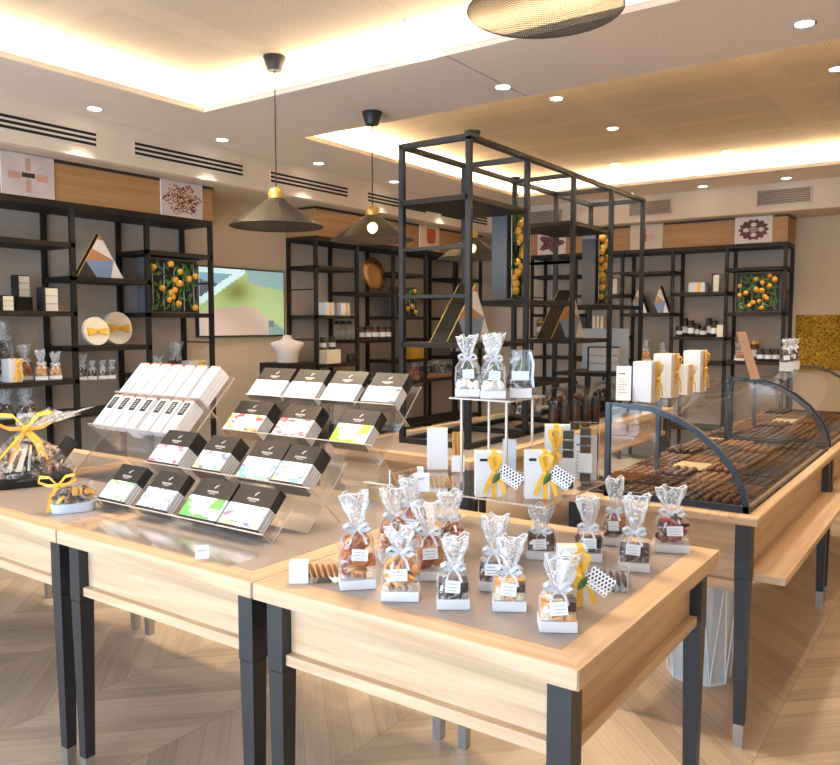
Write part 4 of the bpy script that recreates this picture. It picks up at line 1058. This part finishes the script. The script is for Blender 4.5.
def mesh_mat():
    m, nt, n, l, b = new_mat('dark_woven_mesh'); c = lin((26, 22, 17)); b.inputs['Base Color'].default_value = (*c, 1); b.inputs['Roughness'].default_value = .5
    tc = n.new('ShaderNodeTexCoord'); sp = n.new('ShaderNodeSeparateXYZ'); l.new(tc.outputs['Object'], sp.inputs[0])
    def mth(op, a, bb=None):
        k = n.new('ShaderNodeMath'); k.operation = op
        for i, v in enumerate((a, bb)):
            if v is None: continue
            if isinstance(v, (int, float)): k.inputs[i].default_value = v
            else: l.new(v, k.inputs[i])
        return k.outputs[0]
    ang = mth('ARCTAN2', sp.outputs['Y'], sp.outputs['X'])
    a = mth('GREATER_THAN', mth('FRACT', mth('MULTIPLY', ang, 34)), .4); q = mth('GREATER_THAN', mth('FRACT', mth('MULTIPLY', sp.outputs['Z'], 210)), .4)
    h = mth('MULTIPLY', mth('MULTIPLY', a, q), .28)
    tr = n.new('ShaderNodeBsdfTransparent'); mx = n.new('ShaderNodeMixShader')
    l.new(h, mx.inputs['Fac']); l.new(b.outputs[0], mx.inputs[1]); l.new(tr.outputs[0], mx.inputs[2]); l.new(mx.outputs[0], n['Material Output'].inputs['Surface']); return m
M['mesh'] = mesh_mat()
pendant('dark mesh pendant cut by the top of the photo, over the front table', -1.362, 2.725, TRAY, 2.755)
pendant('dark cone pendant with brass cap on the left, before the screen', -3.565, 3.52, TRAY, 2.205, False)
pendant('dark cone pendant with glowing bulb left of the black rack', -3.46, 4.33, SOF, 2.185)
pendant('dark cone pendant seen through the front bay of the rack', -3.56, 5.80, TRAY, 2.165)

# ------------------------------------------------------------------ downlights
def downlight(label, x, y, z, power=26, angle=95):
    t = thing('downlight', label, 'ceiling light', (x, y, z), 0, 'recessed downlights')
    MB().lathe([(.052, -.004), (.056, -.001), (.056, 0), (.04, 0), (.04, -.003)], 20, cap0=False, cap1=False).obj('trim_ring', M['white'], t)
    MB().lathe([(.043, -.003), (.043, -.0005)], 20).obj('lens', M['lamp'], t)
    spot(x, y, z-.02, power, angle)
def spot(x, y, z, power, angle=95, blend=.7, col=(1, .89, .74)):
    l = bpy.data.lights.new('downlight_beam', 'SPOT'); l.energy = power; l.color = col; l.spot_size = R(angle); l.spot_blend = blend; l.shadow_soft_size = .03
    o = bpy.data.objects.new('downlight_beam', l); C.objects.link(o); o.location = (x, y, z)
for i, y in enumerate((2.08, 3.19, 4.29, 5.40, 6.52, 7.63)):
    downlight('%s recessed downlight from the left in the row over the left wall shelving' % ORD[i], -4.93, y, SOF, 34, 84)
for i, x in enumerate((-3.25, -2.45, -1.64)):
    downlight('%s recessed downlight from the left along the back soffit' % ORD[i], x, 8.60, SOF, 42, 80)
downlight('recessed downlight on the soffit band at the seam above the rack', -2.45, 4.345, SOF, 36)
downlight('recessed downlight on the soffit band at the upper right', -.76, 4.29, SOF, 36)
downlight('recessed downlight in the first lit tray above the left pendant', -2.55, 3.55, TRAY, 22)
for lab, x, y in (('nearest the soffit band above the rack', -2.56, 5.32), ('in the middle of the second tray', -2.56, 6.38), ('at the far left of the second tray', -3.09, 7.79), ('at the far right of the second tray', -2.02, 7.83), ('at the right edge of the second tray', -.82, 5.74)):
    downlight('recessed downlight ' + lab, x, y, TRAY, 70)
# lights of the first tray outside the picture
for x, y, p in ((-2.14, 2.85, 85), (-2.66, 2.82, 85), (-3.8, 2.9, 85), (-.95, 3.05, 34), (-.15, 3.25, 30), (-.2, 5.0, 40)): spot(x, y, TRAY-.03, p, 100, .35, (1, .80, .56))

# ------------------------------------------------------------------ small goods on the wall shelves and the rack
def jar(label, loc, r, h, fill='dark', lid='black', lab=True, group=None, cat='jar'):
    t = thing('jar', label, cat, loc, 0, group)
    MB().lathe([(r*.95, 0), (r, .004), (r, h*.72), (r*.8, h*.8), (r*.8, h*.82)], 12).obj('glass_body', M[fill], t)
    MB().lathe([(r*.86, h*.82), (r*.86, h), (r*.8, h*1.01)], 12).obj('lid', M[lid], t)
    if lab: MB().lathe([(r*1.015, h*.2), (r*1.015, h*.55)], 12, cap0=False, cap1=False).obj('label_band', M['paper'], t)
    return t
def ribboned_set(label, loc, rz, w, h, n, m='cream', group=None):
    """n small cartons piled and held by a black ribbon"""
    t = thing('carton_pile', label, 'gift box', loc, rz, group)
    for k in range(n): MB().box(-w/2, w/2, -w*.4, w*.4, k*h/n, (k+.93)*h/n).obj('carton', M[m], t)
    MB().box(-w/2-.004, -w/2+.012, -w*.4-.003, w*.4+.003, 0, h+.004).box(-w/2-.003, w/2+.003, -w*.4-.002, w*.4+.002, h, h+.004).obj('ribbon', M['black'], t)
    return t
PI2 = PI/2
XL = -5.47
def Lp(px, py, z, x=XL): p = atx(px, py, x); return (x, p.y, z)
def Bp(px, py, z, y=9.22): p = aty(px, py, y); return (p.x, y, z)
GP = 'small carton piles on the left shelving'
ribboned_set('cream carton pile at the left edge of the left shelving', Lp(5, 309, 1.70), PI2, .085, .1, 3, group=GP)
rs = tag(MB().box(-.06, .06, -.05, .05, 0, .10).obj('black_riser', M['shelf'], None, Lp(21, 309, 1.70, -5.6), (0, 0, PI2)), 'dark riser block under the upper carton pile on the left shelving', 'stand')
ribboned_set('cream carton pile raised above the others on the left shelving', Lp(21, 296, 1.80, -5.6), PI2, .09, .15, 3, group=GP)
ribboned_set('cream carton pile next to the post on the left shelving', Lp(48, 309, 1.70), PI2, .105, .165, 3, group=GP)
def plate_disc(label, loc, r, rz):
    t = thing('round_gift_tin', label, 'gift tin', loc, rz, 'round tins with yellow bows', rx=-.12)
    m = MB(); m.T = Matrix.Translation((0, 0, r)) @ Matrix.Rotation(PI2, 4, 'X'); m.lathe([(r*.96, -.02), (r, -.015), (r, .015), (r*.96, .02)], 32); m.obj('tin', M['cream'], t)
    m = MB(); q = r*.7
    for s in (-1, 1): m.prism([(0, r-.012), (s*q, r-r*.3), (s*q*1.05, r+r*.24), (0, r+.012)] if s > 0 else [(0, r+.012), (s*q*1.05, r+r*.24), (s*q, r-r*.3), (0, r-.012)], -.032, -.021, 'xz')
    m.sphere(0, -.028, r, r*.13, 8, 5); m.obj('yellow_bow', M['yellow'], t)
plate_disc('smaller round cream tin with yellow bow on the left shelving', (-5.42, 3.47, 1.446), .108, PI2)
plate_disc('larger round cream tin with yellow bow behind the smaller one', (-5.52, 3.72, 1.446), .13, PI2)
def mini(label, loc, w, H, kind, seed, group=None, rz=None, **k): return cello_bag(label, loc, w, H, kind, facing(loc[0], loc[1]) if rz is None else rz, seed, tagged=False, group=group, **k)
GL = 'bags on the left shelving'
mini('gold biscuit bag by the post on the left shelving', Lp(42, 383, 1.21), .085, .22, 'cookies', 61, GL)
mini('second gold biscuit bag by the post on the left shelving', Lp(56, 383, 1.21), .085, .2, 'cookies', 62, GL)
mini('tall bag at the extreme left edge of the shelving', Lp(4, 384, 1.21, -5.6), .14, .42, 'nuts', 63, GL, body=.7)
mini('bag of wrapped golden sweets at the left of the shelving', Lp(26, 384, 1.21, -5.58), .10, .26, 'slices', 64, GL)
mini('tied clear bag on the lowest visible left shelf', Lp(26, 407, .96), .12, .2, 'nuts', 65, GL, body=.45)
mini('dark bag at the left edge of the lowest visible left shelf', Lp(4, 410, .96), .11, .2, 'nuts', 66, GL)
ribbon_box('pale carton with yellow bow at the left edge of the shelving', Lp(13, 395, 1.21, -5.43), PI2+.2, .1, .08, .16, tag_on=False, side_ribbon=True)
for i, (px, k) in enumerate(((83, 'nuts'), (93, 'nuts'), (103, 'cubes'), (112, 'nuts'))):
    mini('%s small clear bag from the left beneath the round tins' % ORD[i], Lp(px, 389, 1.19), .062, .2 if i < 1 else .15, k, 70+i, 'small bags beneath the round tins')
mini('small bag with yellow flower in the end bay of the left shelving', Lp(158, 371, 1.21), .09, .14, 'cookies', 75, GL)
ribbon_box('gold and white gift box in the end bay of the left shelving', Lp(195, 371, 1.21), PI2, .2, .1, .09, tag_on=False, side_ribbon=True)
mini('clear bag of dried petals in the end bay of the left shelving', Lp(176, 371, 1.21, -5.6), .13, .25, 'mixed', 76, GL, body=.4)
# shelving right of the screen
GR_ = 'goods on the shelving right of the screen'
tag(MB().lathe([(.001, -.012), (.1, -.008), (.185, .012), (.19, .02), (.1, .004), (.001, 0)], 28).obj('smoked_plate', M['brownglass'], None, (-5.45, 6.83, 2.149), (R(78), 0, PI2)), 'round smoked brass plate leaning on a shelf right of the screen', 'plate')
ribbon_box('cream box with dark bow, left of two right of the screen', Lp(326, 313, 1.70), PI2, .14, .1, .13, tag_on=False, side_ribbon=True, bow=False)
ribbon_box('cream box with dark bow, right of two right of the screen', Lp(342, 313, 1.70), PI2, .14, .1, .13, tag_on=False, side_ribbon=True, bow=False)
for i, px in enumerate((337, 343, 349)):
    jar('%s tall clear bottle from the left below the cream boxes' % ORD[i], Lp(px, 338, 1.445, -5.6), .035, .2, 'glass', 'black', False, 'tall bottles')
for i, px in enumerate((360, 367, 374, 381, 388)):
    jar('%s brown jar with pale label from the left, right of the screen' % ORD[i], Lp(px, 338, 1.445, -5.45), .045, .14, 'choc', 'black', True, 'brown jars right of the screen')
tag(MB().box(-.11, .11, -.08, .08, 0, .14).obj('cream_carton', M['cream'], None, Lp(328, 366, 1.21), (0, 0, PI2)), 'cream carton with two dark jars on top right of the screen', 'box')
for i, px in enumerate((323, 332)):
    jar('dark jar with pale label on the cream carton, %s of two' % ('left' if i == 0 else 'right'), Lp(px, 352, 1.35, -5.47), .038, .13, 'dark', 'black', True, 'dark jars on the carton')
jar('small dark round jar on the lower shelf right of the screen', Lp(351, 364, 1.21), .05, .09, 'dark', 'black', False)
tag(MB().box(-.14, .14, -.07, .07, 0, .13).obj('straw_crate', M['foil'], None, Lp(414, 360, 1.21, -5.45), (0, 0, PI2)), 'straw yellow crate on the shelving seen through the rack front bay', 'box')
for i, (px, k) in enumerate(((414, 'slices'), (425, 'nuts'), (434, 'nuts'), (442, 'green'), (450, 'nuts'))):
    mini('%s dried flower bunch from the left on the low shelf behind the rack' % ORD[i], Lp(px, 391, .96, -5.47), .14, .21, k, 90+i, 'dried flower bunches', body=.75, base='crate', base_h=.05)
# torso bust on a pedestal by the screen
pd = tag(MB().box(-.18, .18, -.18, .18, 0, 1.26).obj('pedestal', M['shelf'], None, (-5.2, 5.25, 0), (0, 0, 0), bevel=.004), 'dark pedestal under the white bust by the screen', 'pedestal')
b = thing('jewellery_bust', 'white headless bust with a necklace below the wall screen', 'bust', (-5.2, 5.25, 1.26), facing(-5.2, 5.25))
pr = [(.095, .07, 0), (.10, .075, .05), (.11, .08, .10), (.14, .075, .14), (.155, .065, .165), (.14, .055, .185), (.085, .046, .20), (.046, .042, .212), (.04, .039, .235), (.038, .038, .25)]
MB().loft([superring(a_, b_, z_, 28, .9) for a_, b_, z_ in pr]).obj('torso', M['plaster_white'], b)
nk = MB(); nk.tube([(.042*math.cos(a), -.05-.03*math.sin(a)*.4, .195-.08*math.sin(a)) for a in [PI*k/10 for k in range(11)]], .004, 6); nk.obj('necklace', M['steel'], b)
# back wall goods
GK = 'goods on the back shelving'
ribbon_box('cream box with a dark bow on the back shelving', Bp(698, 291, 1.97), 0, .18, .12, .11, tag_on=False, side_ribbon=True, bow=False)
ribboned_set('tall cream pack with black ribbon on the back shelving', Bp(716, 291, 1.97), 0, .075, .2, 1, 'cream')
for i, px in enumerate((679, 685, 691, 697, 703, 709, 714)):
    jar('%s dark preserve jar from the left in the row on the back shelving' % ORD[i], Bp(px, 336, 1.47, 9.22 + .05*(i % 2)), .038, .12+.09*((i*3) % 4)/3, 'dark', 'black', True, 'dark jars on the back shelving')
tag(MB().box(-.045, .045, -.01, .01, 0, .135).obj('white_card', M['cream'], None, Bp(721, 337, 1.47, 9.12)), 'blank cream card at the right of the dark jars', 'card')
mini('gold bag beside the rack end post on the back shelving', Bp(646, 362, 1.17), .11, .26, 'cookies', 101, GK)
mini('gold bag raised by the post on the back shelving', Bp(663, 360, 1.17), .1, .24, 'cookies', 102, GK)
mini('gold bag left of the tall pinkish card on the back shelving', Bp(739, 361, 1.21), .1, .2, 'cookies', 103, GK)
for i, px in enumerate((760, 768, 776)):
    jar('%s dark jar from the left under the orange shadow box' % ORD[i], Bp(px, 361, 1.21), .04, .13, 'dark', 'black', True, 'dark jars under the shadow box')
jar('small brown jar with pale label behind the pinkish card', Bp(754, 361, 1.21, 9.3), .05, .22, 'choc', 'gold', True)
for i, px in enumerate((593, 597, 601, 605)):
    tag(MB().box(-.018, .018, -.1, .1, 0, .24).obj('white_book', M['cream'], None, Bp(px, 330, 1.47 if px > 9999 else 1.47, 9.3)), '%s upright cream booklet from the left behind the rack' % ORD[i], 'booklet', 'cream booklets')
ribboned_set('white pack behind the rack on the back shelving', Bp(615, 293, 1.97), 0, .07, .2, 1, 'cream')
for i, px in enumerate((540, 548, 556, 566, 575)):
    jar('%s amber jar from the left on the back shelving seen through the rack' % ORD[i], Bp(px, 338, 1.47), .045, .2, 'caramel', 'gold', True, 'amber jars through the rack')
for i, px in enumerate((455, 461, 467)):
    jar('%s brown jar from the left near the room corner' % ORD[i], Lp(px, 338, 1.21, -5.5), .06, .3, 'choc', 'gold', True, 'brown jars near the corner')
# rack table goods
def cloche(label, x, y, r):
    t = thing('glass_cloche', label, 'cloche', (x, y, .9), 0, 'glass cloches of biscuits on the rack table')
    MB().lathe([(r*.6, 0), (r*.6, .012), (r*.15, .03), (r*.15, .06), (r*1.05, .075), (r*1.05, .085)], 20).obj('cake_stand', M['dark'], t)
    m = MB(); q = random.Random(int(x*99))
    for k in range(16):
        a = q.uniform(0, 6.28); d = q.uniform(0, .65)*r; m.sphere(d*math.cos(a), d*math.sin(a), .105+q.uniform(0, .06), .022, 8, 5)
    m.obj('biscuits', M['caramel'], t)
    MB().lathe([(r, .086), (r, .16), (r*.85, .21), (r*.5, .24), (.012, .25)], 20, cap0=False).obj('dome', M['glass'], t)
    MB().sphere(0, 0, .262, .014, 8, 6).obj('knob', M['chrome'], t)
for i, y in enumerate((4.82, 5.335, 5.665, 6.2)):
    cloche('glass cloche of biscuits under the rack, %s from the shop front' % ORD[i], -2.53, y, .115)
for k in range(5):
    jar('%s dark bottle from the shop front along the rack table edge' % ORD[k], (-2.22, 4.62+k*.17, .9), .032, .19, 'dark', 'black', False, 'dark bottles on the rack table', 'bottle')
ribboned_set('pile of three white cartons framed by black ribbon in the rack', (-2.53, 6.2, 1.23), .3, .24, .19, 3, 'white')
tag(MB().box(-.19, .19, -.05, .05, 0, .34).obj('white_panel_box', M['bluebase'], None, (-2.62, 6.45, 1.231), (0, 0, .45)), 'large pale box behind the ribboned pile at the rack end', 'box')
ribboned_set('pile of four pale cartons on the second rack shelf', (-2.56, 4.80, 1.23), .5, .13, .2, 4, 'bluebase')
# bin behind the front table
p = atz(690, 684, 0); rr = random.Random(2)
t = thing('waste_bin', 'pale faceted bin with white wires on the floor under the glass case', 'bin', (p.x, p.y+.13, 0), .3)
MB().lathe([(.135, 0), (.13, .01), (.165, .52), (.16, .52), (.125, .02)], 10, smooth=False, cap1=False).obj('body', M['bin'], t)
m = MB()
for k in range(10):
    a, b2 = 2*PI*k/10, 2*PI*(k+.5)/10
    m.tube([(.137*math.cos(a), .137*math.sin(a), .004), (.171*math.cos(b2), .171*math.sin(b2), .52)], .0035, 5); m.tube([(.137*math.cos(a+PI/5), .137*math.sin(a+PI/5), .004), (.171*math.cos(b2), .171*math.sin(b2), .52)], .0035, 5)
m.obj('wires', M['wirew'], t)

# ------------------------------------------------------------------ light: coves, daylight through the shop front
def area(name, loc, rot, sx, sy, power, col):
    l = bpy.data.lights.new(name, 'AREA'); l.shape = 'RECTANGLE'; l.size = sx; l.size_y = sy; l.energy = power; l.color = col
    o = bpy.data.objects.new(name, l); C.objects.link(o); o.location = loc; o.rotation_euler = rot; return o
WARM = (1, .83, .56)
def cove(t, dens):
    a, b, c, d = t; z = SOF+th+.012; k = .12
    area('cove_light', ((a+b)/2, d+k, z), (PI, 0, 0), b-a+.2, .05, dens*(b-a), WARM)
    area('cove_light', ((a+b)/2, c-k, z), (PI, 0, 0), b-a+.2, .05, dens*(b-a), WARM)
    area('cove_light', (a-k, (c+d)/2, z), (PI, 0, 0), .05, d-c+.2, dens*(d-c), WARM)
    area('cove_light', (b+k, (c+d)/2, z), (PI, 0, 0), .05, d-c+.2, dens*(d-c), WARM)
cove(T1, 13); cove(T2, 23)
pt = area('shop_front_portal', (-2.48, YF-.22, 1.42), (PI/2, 0, 0), 5.9, 2.8, 1, (1, 1, 1)); pt.data.cycles.is_portal = True
w = bpy.data.worlds.new('sky'); S.world = w; w.use_nodes = True
w.node_tree.nodes['Background'].inputs[0].default_value = (.62, .79, 1, 1); w.node_tree.nodes['Background'].inputs[1].default_value = 5.2

S.view_settings.view_transform = 'Standard'; S.view_settings.look = 'None'; S.view_settings.gamma = 1; S.view_settings.use_curve_mapping = False
S.view_settings.exposure = 0.66
S.cycles.transparent_max_bounces = 40; S.cycles.max_bounces = 8; S.cycles.use_denoising = True; S.cycles.sample_clamp_indirect = 6
